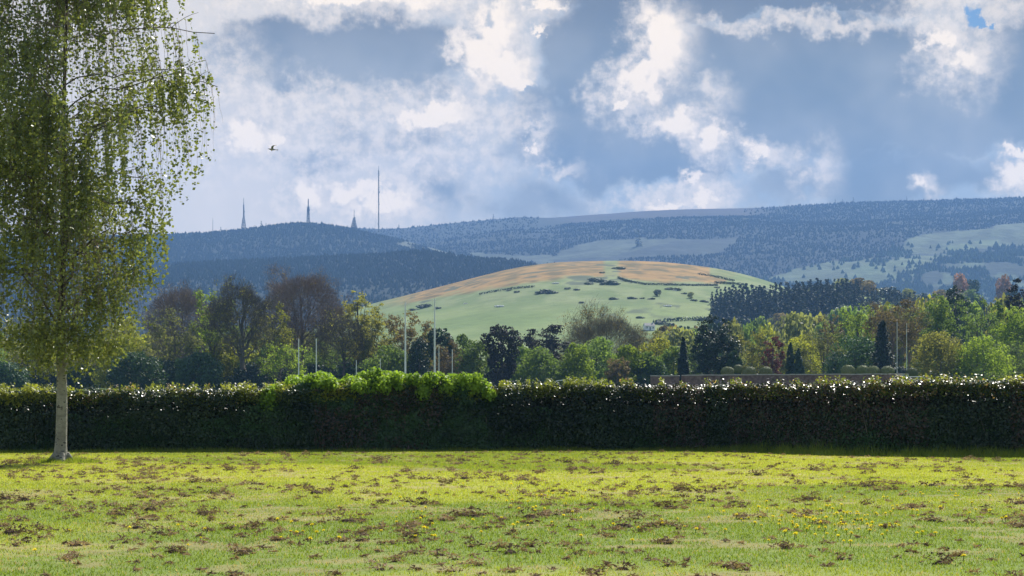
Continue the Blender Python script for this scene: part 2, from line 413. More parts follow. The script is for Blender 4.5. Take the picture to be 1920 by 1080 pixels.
# grassy hill behind the park, crest 1.8 km away
HILL = [(-900, 700), (200, 690), (560, 640), (640, 598), (690, 580), (760, 564), (860, 541), (960, 517), (1040, 506), (1090, 504), (1170, 502), (1240, 504), (1330, 514), (1400, 528), (1480, 552), (1600, 600), (1900, 690), (2800, 710)]
HD = 1800.0
def z_hill(X, Y):
    px = 960 + FPX * X / Y
    zc = pyz(smoothprof(HILL, px), HD)
    t = np.clip((Y - 900) / (HD - 900), 0, 1); b = np.clip((Y - HD) / 700, 0, 1)
    z = 8 + (zc - 8) * np.where(Y <= HD, np.sin(t * math.pi / 2) ** 1.05, np.cos(b * math.pi / 2) ** 1.3)
    z = z + 2.0 * (fbm(X / 90, Y / 90, 4, 5) - .5) * sstep(t, .1, .4) * (1 - .7 * sstep(t, .8, 1))
    return np.where((t <= 0) | (b >= 1), 3.0, z)
def c_hill(X, Y, Z):
    px, py = topix(X, Y, Z)
    n1 = fbm(X / 60, Y / 60, 5, 8); n2 = fbm(X / 14, Y / 30, 4, 9)
    g = lerp3((.105, .15, .05), (.165, .205, .08), sstep(n1, .3, .7))
    # rougher pasture high up, with darker tussocks
    hi = 1 - sstep(py + 14 * (n1 - .5), 560, 590)
    g = lerp3(g, lerp3((.10, .14, .055), (.16, .19, .09), sstep(n2, .35, .65)), hi * .8)
    lowb = np.interp(px, [600, 690, 760, 860, 930, 960, 1000, 1050, 1130, 1170, 1230, 1300, 1345, 1380, 1420], [596, 583, 571, 552, 541, 534, 531, 524, 523, 527, 531, 532, 538, 516, 496])
    br = 1 - sstep(py + 16 * (n2 - .5) + 10 * (n1 - .5), lowb - 6, lowb + 1)
    br = br * sstep(px, 690, 800)
    br = br * (1 - .85 * sstep(px, 1128, 1137) * (1 - sstep(px, 1155, 1165)))
    br = np.where((px > 1330) & (py < 530 + (px - 1345) * .1) & (py < 508 + (px - 1330) * .23 + 9), .15 * br, br)
    crest_shift = Y > HD
    g = lerp3(g, lerp3((.10, .072, .030), (.25, .145, .05), sstep(.6 * n2 + .4 * fbm(X / 7, Y / 14, 3, 19), .35, .62)), np.where(crest_shift, .9, br * .9))
    scr = sstep(n2, .60, .66) * sstep(n1, .48, .56) * (1 - sstep(py, 585, 605))
    g = lerp3(g, np.broadcast_to((.05, .065, .045), g.shape), scr * .85)
    return g
hill_u = np.linspace(-.42, .42, 760)
hill_y = np.concatenate([np.linspace(900, 1300, 50), np.linspace(1304, 1800, 240), np.linspace(1806, 2500, 60)])
land_h = land_mat('hill_turf', .09, .5, 1.5, .22)
grid_obj('hill', hill_u, hill_y, z_hill, c_hill, land_h, 'pale green hill with a bracken-brown crest')

# low wooded knoll at its right foot
KN = [(-900, 720), (1150, 700), (1250, 640), (1330, 600), (1380, 585), (1440, 576), (1520, 562), (1590, 556), (1660, 566), (1750, 580), (1920, 575), (2300, 600), (2800, 700)]
KD = 1400.0
def z_knoll(X, Y):
    px = 960 + FPX * X / Y
    zc = pyz(smoothprof(KN, px), KD)
    t = np.clip((Y - 850) / (KD - 850), 0, 1); b = np.clip((Y - KD) / 350, 0, 1)
    z = 6 + (zc - 6) * np.where(Y <= KD, np.sin(t * math.pi / 2), np.cos(b * math.pi / 2) ** 1.2)
    return np.where((t <= 0) | (b >= 1), 2.0, z)
def c_knoll(X, Y, Z):
    n1 = fbm(X / 50, Y / 50, 4, 28)
    return lerp3((.08, .12, .04), (.15, .19, .06), sstep(n1, .35, .65))
grid_obj('knoll', np.linspace(.02, .42, 260), np.linspace(850, 1760, 90), z_knoll, c_knoll, land_h, 'low wooded knoll at the foot of the hill')

# forested spur and mountain on the left
SPUR = [(-1200, 560), (150, 505), (400, 492), (700, 478), (800, 470), (870, 483), (930, 486), (985, 490), (1015, 503), (1060, 520), (1140, 560), (1300, 640), (2800, 720)]
MTL = [(-1500, 470), (0, 447), (270, 441), (400, 436), (440, 433), (480, 428), (520, 423), (560, 419), (600, 421), (650, 428), (700, 440), (760, 452), (820, 468), (880, 486), (1000, 520), (1200, 600), (2800, 720)]
FAR = [(-1500, 460), (300, 440), (560, 432), (640, 425), (700, 430), (740, 430), (800, 424), (860, 418), (930, 413), (985, 407), (1015, 411), (1100, 404), (1200, 397), (1300, 393), (1430, 391), (1500, 387), (1600, 381), (1750, 377), (1850, 373), (1920, 371), (2300, 362), (3200, 390)]
def ridge_z(P, D, Y0, back, base, expo, amp, seed, nsc):
    def f(X, Y):
        px = 960 + FPX * X / Y
        zc = pyz(smoothprof(P, px), D)
        t = np.clip((Y - Y0) / (D - Y0), 0, 1); b = np.clip((Y - D) / back, 0, 1)
        z = base + np.clip(zc - base, 0, None) * np.where(Y <= D, t ** expo, np.cos(b * math.pi / 2))
        z = z + amp * (fbm(X / nsc, Y / nsc, 5, seed) - .5) * sstep(t, 0, .3) * (1 - .85 * sstep(t, .8, 1))
        return np.where((t <= 0) | (b >= 1), 2.0, z)
    return f
z_spur = ridge_z(SPUR, 3000., 2000., 500, 6, .8, 14, 61, 220)
z_mtl = ridge_z(MTL, 4200., 2700., 900, 20, .85, 40, 62, 380)
z_far = ridge_z(FAR, 5600., 2500., 1200, 6, .95, 70, 63, 520)
CONIFER, CONIFER2 = (.006, .011, .010), (.010, .016, .013)
def forest_noise(X, Y, seed): return lerp3(CONIFER, CONIFER2, sstep(fbm(X / 120, Y / 120, 4, seed), .35, .65))
def clearing_mtl(px, py, n):
    c1 = poly_in(px, py, [(762, 452), (790, 456), (830, 466), (860, 474), (880, 484), (850, 486), (800, 484), (780, 470), (740, 458)])
    return c1 & (n > .42)
def c_mtl(X, Y, Z):
    px, py = topix(X, Y, Z); n = fbm(X / 60, Y / 60, 4, 71); g = forest_noise(X, Y, 72)
    k = clearing_mtl(px, py, n).astype(float) * .7
    g = lerp3(g, np.broadcast_to((.09, .10, .075), g.shape), k)
    n3 = fbm(X / 90, Y / 200, 4, 74)
    return lerp3(g, np.broadcast_to((.05, .06, .055), g.shape), sstep(n3, .58, .66) * .15)
def c_spur(X, Y, Z):
    px, py = topix(X, Y, Z); g = forest_noise(X, Y, 73)
    n = fbm(X / 40, Y / 70, 4, 75)
    lowbelt = sstep(py, 520, 545) * sstep(n, .42, .6)
    return lerp3(g, np.broadcast_to((.018, .025, .02), g.shape), lowbelt * .6)
FIELDS = [([(1440, 520), (1500, 500), (1560, 490), (1640, 487), (1625, 505), (1600, 532), (1540, 535), (1480, 528)], (.13, .17, .085)),
          ([(1600, 500), (1700, 492), (1725, 503), (1640, 532), (1590, 530)], (.12, .17, .075)),
          ([(1690, 470), (1700, 450), (1760, 436), (1830, 428), (1940, 412), (2050, 405), (2200, 400), (2200, 470), (1900, 460), (1800, 470), (1740, 474)], (.12, .155, .085)),
          ([(1770, 466), (1830, 455), (1875, 452), (1878, 463), (1780, 473)], (.16, .21, .10)),
          ([(1640, 500), (1720, 478), (1780, 480), (1740, 497), (1660, 515)], (.13, .17, .08)),
          ([(1660, 496), (1720, 488), (1722, 498), (1672, 504)], (.14, .19, .09))]
MOOR = [([(905, 478), (945, 478), (1040, 479), (1080, 462), (1130, 450), (1180, 450), (1300, 447), (1292, 458), (1180, 470), (1130, 480), (1060, 487), (980, 503), (1010, 500), (990, 480)], (.10, .125, .085)),
        ([(870, 472), (920, 476), (990, 480), (1010, 494), (960, 490), (900, 484)], (.095, .12, .085)),
        ([(1290, 447), (1390, 448), (1340, 475), (1240, 478), (1150, 490), (1060, 500), (1010, 503), (1040, 488), (1130, 480)], (.05, .065, .055))]
def c_far(X, Y, Z):
    px, py = topix(X, Y, Z)
    n = fbm(X / 110, Y / 160, 5, 81); n2 = fbm(X / 35, Y / 60, 4, 82)
    qx = px + 22 * (n - .5); qy = py + 12 * (n - .5) + 6 * (n2 - .5)
    g = forest_noise(X, Y, 83)
    crest = smoothprof(FAR, px)
    heath = (1 - sstep(qy - crest, 10, 15)) * sstep(px, 1010, 1100) * (1 - sstep(px + 30 * (n2 - .5), 1380, 1470)) 
    upper = (1 - sstep(qy, 432, 437)) * (1 - sstep(px, 1150, 1250))
    g = lerp3(g, np.broadcast_to((.018, .026, .023), g.shape), upper * .8)
    g = lerp3(g, np.broadcast_to((.040, .034, .036), g.shape), heath * .9)
    for pl, col in MOOR + FIELDS:
        g = lerp3(g, lerp3(np.array(col) * (.62 if qy is None else .58), np.array(col) * .36, sstep(fbm(X / 22, Y / 50, 4, 84), .35, .65)), poly_in(qx, qy, pl).astype(float))
    lower = poly_in(qx, qy, [(1400, 530), (1500, 505), (1640, 488), (1700, 470), (1760, 470), (1920, 462), (2500, 455), (2500, 700), (1300, 700), (1380, 560)])
    lowc = lerp3((.018, .028, .02), (.06, .085, .042), sstep(n2, .56, .66))
    any_field = np.zeros(px.shape, bool)
    for pl, col in FIELDS: any_field |= poly_in(qx, qy, pl)
    g = lerp3(g, lowc, (lower & ~any_field).astype(float) * .9)
    return g
land_m = land_mat('mountain_cover', .035, 1.0, 5, .25)
yy = lambda a, b, n: np.linspace(a, b, n)
grid_obj('spur', np.linspace(-.42, .30, 420), np.concatenate([yy(2000, 3000, 120), yy(3010, 3520, 20)]), z_spur, c_spur, land_m, 'dark forested spur in front of the mountain')
grid_obj('mountain', np.linspace(-.46, .34, 420), np.concatenate([yy(2700, 4200, 170), yy(4215, 5110, 24)]), z_mtl, c_mtl, land_m, 'dark blue forested mountain under the masts')
grid_obj('mountain', np.linspace(-.46, .50, 820), np.concatenate([yy(2500, 5600, 300), yy(5620, 6810, 26)]), z_far, c_far, land_m, 'long far ridge with heather top and green fields low on the right')

# distant forest: thousands of small conifers nobody could count
def forest(name, zf, xr, yr, n, keep, hgt, label, mat):
    u = RNG.uniform(*xr, n); Y = yr[0] + (yr[1] - yr[0]) * RNG.random(n) ** .8; X = u * Y; Z = zf(X, Y)
    px, py = topix(X, Y, Z); k = keep(px, py, X, Y, Z)
    X, Y, Z = X[k], Y[k], Z[k]; n = len(X)
    h = RNG.uniform(.7, 1.2, n) * hgt * (1 + .5 * (RNG.random(n) > .97)); r = h * RNG.uniform(.45, .7, n)
    a0 = RNG.uniform(0, 6.3, n); vs = []
    for k_ in range(5):
        a = a0 + k_ * 1.2566; rr = r * RNG.uniform(.75, 1.2, n)
        vs.append(np.stack([X + rr * np.cos(a), Y + rr * np.sin(a), Z - 1.0 + 0 * a], 1))
    vs.append(np.stack([X, Y, Z + h], 1))
    V = np.stack(vs, 1).reshape(-1, 3)
    b = np.arange(n)[:, None] * 6
    F = np.concatenate([np.concatenate([b + q, b + (q + 1) % 5, b + 5], 1) for q in range(5)])
    mb = MB(); mb.add(V, F, np.tile(RNG.random(n), 5))
    o = mb.build(name, mat)
    return props(o, label, 'forest', None, 'stuff')
M['far_con'] = leaf_mat('distant_conifer', (.010, .017, .016), (.015, .024, .020), trans=0, rough=.9, spec=.05, vary=0)
M['far_dec'] = leaf_mat('distant_broadleaf', (.025, .04, .025), (.075, .105, .05), trans=.1, rough=.9, spec=.05, vary=0)
forest('forest', z_mtl, (-.26, .02), (2900, 4230), 34000, lambda px, py, X, Y, Z: ~clearing_mtl(px, py, fbm(X / 60, Y / 60, 4, 71)) & (Z > 30), 4.6, 'dark conifer forest covering the left mountain', M['far_con'])
forest('forest', z_spur, (-.26, .05), (2150, 3010), 24000, lambda px, py, X, Y, Z: (Z > 25) & (RNG.random(len(X)) > sstep(py, 520, 545) * .6), 4.6, 'dark conifer forest covering the lower spur', M['far_con'])
def keep_far(px, py, X, Y, Z):
    n = fbm(X / 110, Y / 160, 5, 81); n2 = fbm(X / 35, Y / 60, 4, 82)
    qx = px + 22 * (n - .5); qy = py + 12 * (n - .5) + 6 * (n2 - .5)
    bad = np.zeros(px.shape, bool)
    for pl, _ in MOOR + FIELDS: bad |= poly_in(qx, qy, pl)
    crest = smoothprof(FAR, px)
    bad |= (px > 1010) & (py - crest < 14) & (RNG.random(len(px)) > sstep(px, 1370, 1560))
    bad |= (px < 1050) & (py - crest < 40) & (RNG.random(len(px)) > .3)
    lower = poly_in(px, py, [(1400, 530), (1500, 505), (1640, 488), (1700, 470), (1760, 470), (1920, 462), (2500, 455), (2500, 700), (1300, 700), (1380, 560)])
    return ~bad & (Z > 15) & ~lower
forest('forest', z_far, (-.12, .28), (3000, 5610), 60000, keep_far, 4.6, 'blue conifer forest along the long far ridge', M['far_con'])
def keep_low(px, py, X, Y, Z):
    n = fbm(X / 110, Y / 160, 5, 81); n2 = fbm(X / 35, Y / 60, 4, 82)
    qx = px + 22 * (n - .5); qy = py + 12 * (n - .5) + 6 * (n2 - .5)
    lower = poly_in(px, py, [(1380, 540), (1500, 500), (1640, 480), (1690, 460), (1760, 440), (1920, 425), (2500, 415), (2500, 700), (1300, 700), (1380, 560)])
    inf = np.zeros(px.shape, bool)
    for pl, _ in FIELDS: inf |= poly_in(qx, qy, pl)
    pr = np.where(inf, .07, .9) * sstep(fbm(X / 60, Y / 90, 3, 91), .38, .6)
    return lower & (RNG.random(len(px)) < pr)
forest('woodland', z_far, (.08, .28), (2600, 4300), 24000, keep_low, 8, 'mixed woodland and hedgerow trees on the low slopes at right', M['far_dec'])

# haze: one box of even thin air round everything
hz = MB(); hz.box((0, 3420, 395), (13000, 7040, 810))
hm, t = new_mat('haze_air')
vp = t.new('ShaderNodeVolumePrincipled')
HAZE = (.27, .50, .95); HAZE_D = 1.0e-4
vp.inputs['Color'].default_value = (*HAZE, 1); vp.inputs['Density'].default_value = HAZE_D
vp.inputs['Anisotropy'].default_value = 0.0
t.l.new(vp.outputs[0], t.new('ShaderNodeOutputMaterial').inputs['Volume'])
ho = hz.build('haze', hm); props(ho, 'thin blue summer haze filling the valley air', 'haze', None, 'stuff')

# ------------------------------------------------------------------ trees
def bezier(a, b, c_, n=6):
    t = np.linspace(0, 1, n)[:, None]; return (1 - t) ** 2 * a + 2 * t * (1 - t) * b + t * t * c_
def skeleton(H, W, cb, n1, n2, rs, trunk_r=None, lean=0.0, sub=3, round_=1.0):
    """branching frame filling an ellipsoid crown; returns MB with wood and the list of tip points"""
    mb = MB(); tr = trunk_r or H * .021
    top = H * (.80 if cb < .5 else .9)
    z = np.linspace(-.3, top, 9); off = np.cumsum(rs.normal(0, H * .008, (9, 2)), 0); off[0] = 0
    P = np.stack([off[:, 0] + lean * (z / H) ** 1.5, off[:, 1], z], 1)
    mb.tube(P, tr * np.clip(1 - z / H, .12, 1) ** .8 * np.where(z < .5, 1.25, 1), 7)
    zc = H * (1 + cb) / 2; rz = H * (1 - cb) / 2; tips = []; tdirs = []
    for i in range(n1):
        ph = i * 2.39996 + rs.uniform(-.3, .3); u = -.75 + 1.7 * (i + .5) / n1
        rr = math.sqrt(max(0.04, 1 - u * u)); k = rs.uniform(.78, 1.02)
        tgt = np.array([rr * W / 2 * math.cos(ph) * k + lean * .7, rr * W / 2 * math.sin(ph) * k, zc + rz * u * k])
        zs = H * cb * .75 + max(0, (tgt[2] - H * cb)) * .42; zs = min(zs, top * .92)
        st = np.array([np.interp(zs, z, P[:, 0]), np.interp(zs, z, P[:, 1]), zs])
        mid = st * .45 + tgt * .55; mid[2] = st[2] * .62 + tgt[2] * .38 + (tgt[2] - st[2]) * rs.uniform(-.1, .2); mid[:2] += rs.normal(0, W * .03, 2)
        c1 = bezier(st, mid, tgt, 7); c1[1:-1] += rs.normal(0, W * .012, (5, 3))
        r1 = tr * .42 * (1 - .35 * i / n1); mb.tube(c1, np.linspace(r1, r1 * .22, 7), 5)
        tips.append(c1[-1]); tdirs.append(c1[-1] - c1[-2])
        for j in range(n2):
            t_ = rs.uniform(.3, .97); k0 = t_ * 6; a = c1[int(k0)] + (c1[min(6, int(k0) + 1)] - c1[int(k0)]) * (k0 % 1)
            d = (c1[-1] - st); d = d / np.linalg.norm(d); d = d + rs.normal(0, .6, 3) + np.array([0, 0, .25]); d /= np.linalg.norm(d)
            L = W * rs.uniform(.14, .27); e = a + d * L
            q = np.array([(e[0] - lean * .7) / (W / 2), e[1] / (W / 2), (e[2] - zc) / rz]); ln = np.linalg.norm(q)
            if ln > 1.03: e = a + (e - a) * .5
            c2 = bezier(a, (a + e) / 2 + rs.normal(0, L * .12, 3) + np.array([0, 0, -L * .06]), e, 5)
            mb.tube(c2, np.linspace(r1 * .32, r1 * .09, 5), 3, cap=False)
            tips.append(e); tdirs.append(d)
            for m_ in range(sub):
                s0 = c2[rs.integers(1, 5)]; d3 = d + rs.normal(0, .7, 3) + np.array([0, 0, .2]); d3 /= np.linalg.norm(d3)
                e3 = s0 + d3 * L * rs.uniform(.35, .75)
                mb.tube(np.stack([s0, (s0 + e3) / 2 + rs.normal(0, L * .04, 3), e3]), [r1 * .13, r1 * .09, r1 * .04], 3, cap=False)
                tips.append(e3); tdirs.append(d3)
    return mb, np.array(tips), np.array(tdirs)

TONE = ['greyish', 'mid green', 'yellow-green', 'brownish', 'dark green', 'olive', 'light green', 'orange']
def put_tree(name, x, y, z, label, cat, group=None): return empty(name, (x, y, z), label, cat, group, RNG.uniform(0, 6.28))

def make_open_tree(root, H, W, cb, mat_leaf, leaves=6000, leaf=.32, twigs=5000, seed=1, bark='bark', clump=.07, n1=11, n2=7, flat=.7, lean=0, tr=None, twig_w=.045, ltint=(0, 1), shell=0):
    rs = np.random.default_rng(seed)
    mb, tips, td = skeleton(H, W, cb, n1, n2, rs, tr, lean)
    if twigs:
        k = rs.integers(0, len(tips), twigs)
        st = tips[k] + rs.normal(0, W * .03, (twigs, 3)); d = td[k] / (np.linalg.norm(td[k], axis=1)[:, None] + 1e-9) + rs.normal(0, .8, (twigs, 3)) + np.array([0, 0, .35])
        mb.slivers(st, d, rs.uniform(.5, 1.25, twigs) * W * .075, twig_w, .5)
        if shell:
            dd = rs.normal(size=(shell, 3)); dd[:, 2] = np.where(dd[:, 2] < -.5, -dd[:, 2], dd[:, 2]); dd /= np.linalg.norm(dd, axis=1)[:, None]
            lob = .86 + .22 * fbm(np.arctan2(dd[:, 1], dd[:, 0]) * 1.6 + 9, dd[:, 2] * 2.5 + 9, 3, seed); rr_ = (.66 + .34 * rs.random(shell) ** .6) * lob
            ph_ = dd * np.array([W / 2, W / 2, H * (1 - cb) / 2]) * rr_[:, None] + np.array([lean * .7, 0, H * (1 + cb) / 2 - .3])
            mb.slivers(ph_ - dd * .5, dd + rs.normal(0, .45, (shell, 3)) + np.array([0, 0, .3]), rs.uniform(.5, 1.3, shell) * W * .07, twig_w * .9, .5)
    mb.build('trunk', M[bark], root)
    if leaves:
        lb = MB(); k = rs.integers(0, len(tips), leaves); amp = rs.uniform(.6, 1.5, len(tips))
        dd = rs.normal(size=(leaves, 3)); dd /= np.linalg.norm(dd, axis=1)[:, None]
        rad = (rs.random(leaves) ** .45) * W * clump * amp[k]
        off = dd * rad[:, None] * np.array([1, 1, flat])
        cen = tips[k] + off; nr = dd + rs.normal(0, .6, (leaves, 3)) + np.array([0, 0, .4])
        ct = rs.random(len(tips))
        tint = np.clip(ltint[0] + (ltint[1] - ltint[0]) * (.5 * ct[k] + .5 * rs.random(leaves)), 0, 1)
        lb.cards(cen, nr, rs.uniform(.6, 1.3, leaves) * leaf, .75, tint)
        lb.build('crown', mat_leaf, root)

PROFS = {
    'round': lambda t: np.sqrt(np.clip(1 - (2 * t - 1) ** 2, 0, 1)) ** .8,
    'dome': lambda t: np.sqrt(np.clip(1 - t ** 2.2, 0, 1)) * (.78 + .22 * np.clip(t * 4, 0, 1)),
    'column': lambda t: np.clip(1 - t ** 3.5, 0, 1) ** .6 * (.72 + .28 * np.clip(t * 3, 0, 1)),
    'top': lambda t: np.interp(t, [0, .25, .5, .68, .82, .93, 1], [.62, .72, .72, .95, 1, .8, .25]),
    'cone': lambda t: np.clip(1 - t, 0, 1) ** .85,
    'flame': lambda t: np.interp(t, [0, .3, .7, 1], [.8, 1, .75, .05])}
def make_dense_tree(root, H, W, z0, mat_leaf, n=7000, leaf=.36, lobes=70, lobe_r=.16, profile='round', seed=1, bark='bark', squash=.8, ragged=.15, trunk=True, depth=None, part='crown', ltint=(0, 1), core=None):
    rs = np.random.default_rng(seed); D_ = depth or W
    if trunk:
        tb = MB(); zz = np.linspace(-.3, H * .8, 7)
        tb.tube(np.stack([rs.normal(0, W * .01, 7), rs.normal(0, W * .01, 7), zz], 1), np.linspace(H * .022, H * .005, 7), 6)
        for i in range(8):
            a = rs.uniform(0, 6.28); zs = H * rs.uniform(.15, .6); e = np.array([math.cos(a) * W * .3, math.sin(a) * D_ * .3, zs + H * .15])
            tb.tube(bezier(np.array([0, 0, zs]), np.array([e[0] * .5, e[1] * .5, zs + .02 * H]), e, 5), np.linspace(H * .009, H * .002, 5), 4, cap=False)
        tb.build('trunk', M[bark], root)
    t = (np.arange(lobes) + rs.random(lobes)) / lobes; ph = rs.uniform(0, 2 * math.pi, lobes)
    pr = PROFS[profile](t); k = (1 - lobe_r) * rs.uniform(1 - 2.2 * ragged, 1 + .3 * ragged, lobes)
    lr = W * lobe_r * rs.uniform(.65, 1.3, lobes) * np.clip(pr + .25, .35, 1)
    q = np.clip(pr * k, 0, 2)
    lc = np.stack([np.cos(ph) * q * W / 2, np.sin(ph) * q * D_ / 2, z0 + (H - z0 - W * lobe_r * .6) * t], 1)
    lb = MB(); li = rs.choice(lobes, n, p=lr ** 2 / (lr ** 2).sum())
    dd = rs.normal(size=(n, 3)); dd[:, 2] += .25; dd /= np.linalg.norm(dd, axis=1)[:, None]
    cen = lc[li] + dd * (lr[li] * rs.uniform(.78, 1.08, n))[:, None] * np.array([1, 1, squash])
    cen[:, 2] = np.maximum(cen[:, 2], z0 * .6 + .05)
    nr = dd + rs.normal(0, .45, (n, 3)); lt = rs.random(lobes)
    tint = np.clip(ltint[0] + (ltint[1] - ltint[0]) * (.55 * lt[li] + .45 * rs.random(n)), 0, 1)
    lb.cards(cen, nr, rs.uniform(.6, 1.3, n) * leaf, .8, tint)
    return lb.build(part, mat_leaf, root)

def spruce_mesh(H, W, n, seed, leaf=.5, gap=.0):
    rs = np.random.default_rng(seed); tb = MB()
    tb.tube(np.array([[0, 0, -.3], [0, 0, H * .5], [0, 0, H]]), [H * .018, H * .009, .02], 5)
    lb = MB(); nb = max(40, int(n / 14)); t = rs.random(nb) ** 1.25 * .97 + .02 * rs.random(nb); a = rs.uniform(0, 6.283, nb)
    R = W / 2 * (1 - t) ** .85 * rs.uniform(.7, 1.12, nb) + W * .03
    bi = rs.integers(0, nb, n); s = rs.random(n) ** .7
    x = np.cos(a[bi]) * R[bi] * s; y = np.sin(a[bi]) * R[bi] * s
    z = H * t[bi] * (1 - gap) + H * gap - .28 * R[bi] * s ** 1.6 + .02 * H
    cen = np.stack([x, y, z], 1) + rs.normal(0, W * .02, (n, 3))
    nr = np.stack([np.cos(a[bi]) * .4, np.sin(a[bi]) * .4, np.ones(n)], 1) + rs.normal(0, .45, (n, 3))
    lb.cards(cen, nr, rs.uniform(.6, 1.2, n) * leaf, .6, .5 * rs.random(nb)[bi] + .5 * rs.random(n))
    return tb.mesh('trunk'), lb.mesh('crown')

# leaf tissues
L = {
 'dark':   leaf_mat('evergreen_leaf', (.015, .034, .019), (.036, .070, .032), trans=.12, rough=.55, spec=.25),
 'teal':   leaf_mat('blue_green_leaf', (.022, .055, .026), (.06, .11, .045), trans=.3, rough=.6, spec=.2),
 'yew':    leaf_mat('yew_leaf', (.018, .020, .022), (.045, .042, .044), trans=.1, rough=.7, spec=.2),
  'green':  leaf_mat('green_leaf', (.075, .135, .036), (.18, .255, .075), trans=.58),
 'bright': leaf_mat('fresh_leaf', (.11, .18, .025), (.24, .32, .055), trans=.62),
 'yellow': leaf_mat('young_yellow_leaf', (.15, .18, .025), (.31, .32, .06), trans=.62),
 'olive':  leaf_mat('olive_bud', (.12, .13, .035), (.26, .26, .075), trans=.6),
 'grey':   leaf_mat('grey_green_bud', (.10, .12, .05), (.20, .22, .09), trans=.58),
 'brown':  leaf_mat('brown_bud', (.11, .088, .05), (.20, .16, .08), trans=.5),
 'red':    leaf_mat('copper_leaf', (.075, .03, .03), (.14, .05, .045), trans=.4, ty=(1.3, .7, .6)),
 'orange': leaf_mat('orange_bud', (.22, .14, .10), (.32, .20, .14), trans=.3, ty=(1.2, 1, .8)),
 'gorse':  leaf_mat('gorse_spines', (.05, .07, .045), (.11, .13, .075), trans=.1),
 'con':    leaf_mat('spruce_needle', (.014, .030, .022), (.034, .060, .040), trans=.05, rough=.7, spec=.2),
 'box':    leaf_mat('box_leaf', (.10, .13, .05), (.19, .21, .09), trans=.12),
 'grass':  leaf_mat('grass_blade', (.14, .205, .032), (.38, .41, .07), (.36, .28, .17), trans=.55, rough=.45, spec=.25, ty=(1.3, 1.25, .5), vary=0),
 'birch':  leaf_mat('birch_leaf', (.045, .068, .026), (.21, .24, .07), trans=.45, rough=.36, spec=.5),
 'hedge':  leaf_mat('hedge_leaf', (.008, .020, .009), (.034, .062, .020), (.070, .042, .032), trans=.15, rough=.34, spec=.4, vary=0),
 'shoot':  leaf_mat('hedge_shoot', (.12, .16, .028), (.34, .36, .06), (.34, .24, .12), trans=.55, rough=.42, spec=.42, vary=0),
 'ivydark': leaf_mat('ivy_leaf_shaded', (.014, .038, .013), (.045, .105, .026), trans=.18, rough=.4, spec=.4, vary=0),  # ivy darkened as if in shade; the hedge undergrowth shares it
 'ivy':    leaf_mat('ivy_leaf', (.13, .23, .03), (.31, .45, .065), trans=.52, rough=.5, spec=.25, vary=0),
}
M['bark_warm'] = rough_mat('twig_bark', (.12, .092, .08), (.22, .17, .145), 3, .95, stretch=(1, 1, .25))
M['bark_olive'] = rough_mat('lichen_bark', (.10, .09, .06), (.18, .16, .10), 3, .95, stretch=(1, 1, .25))

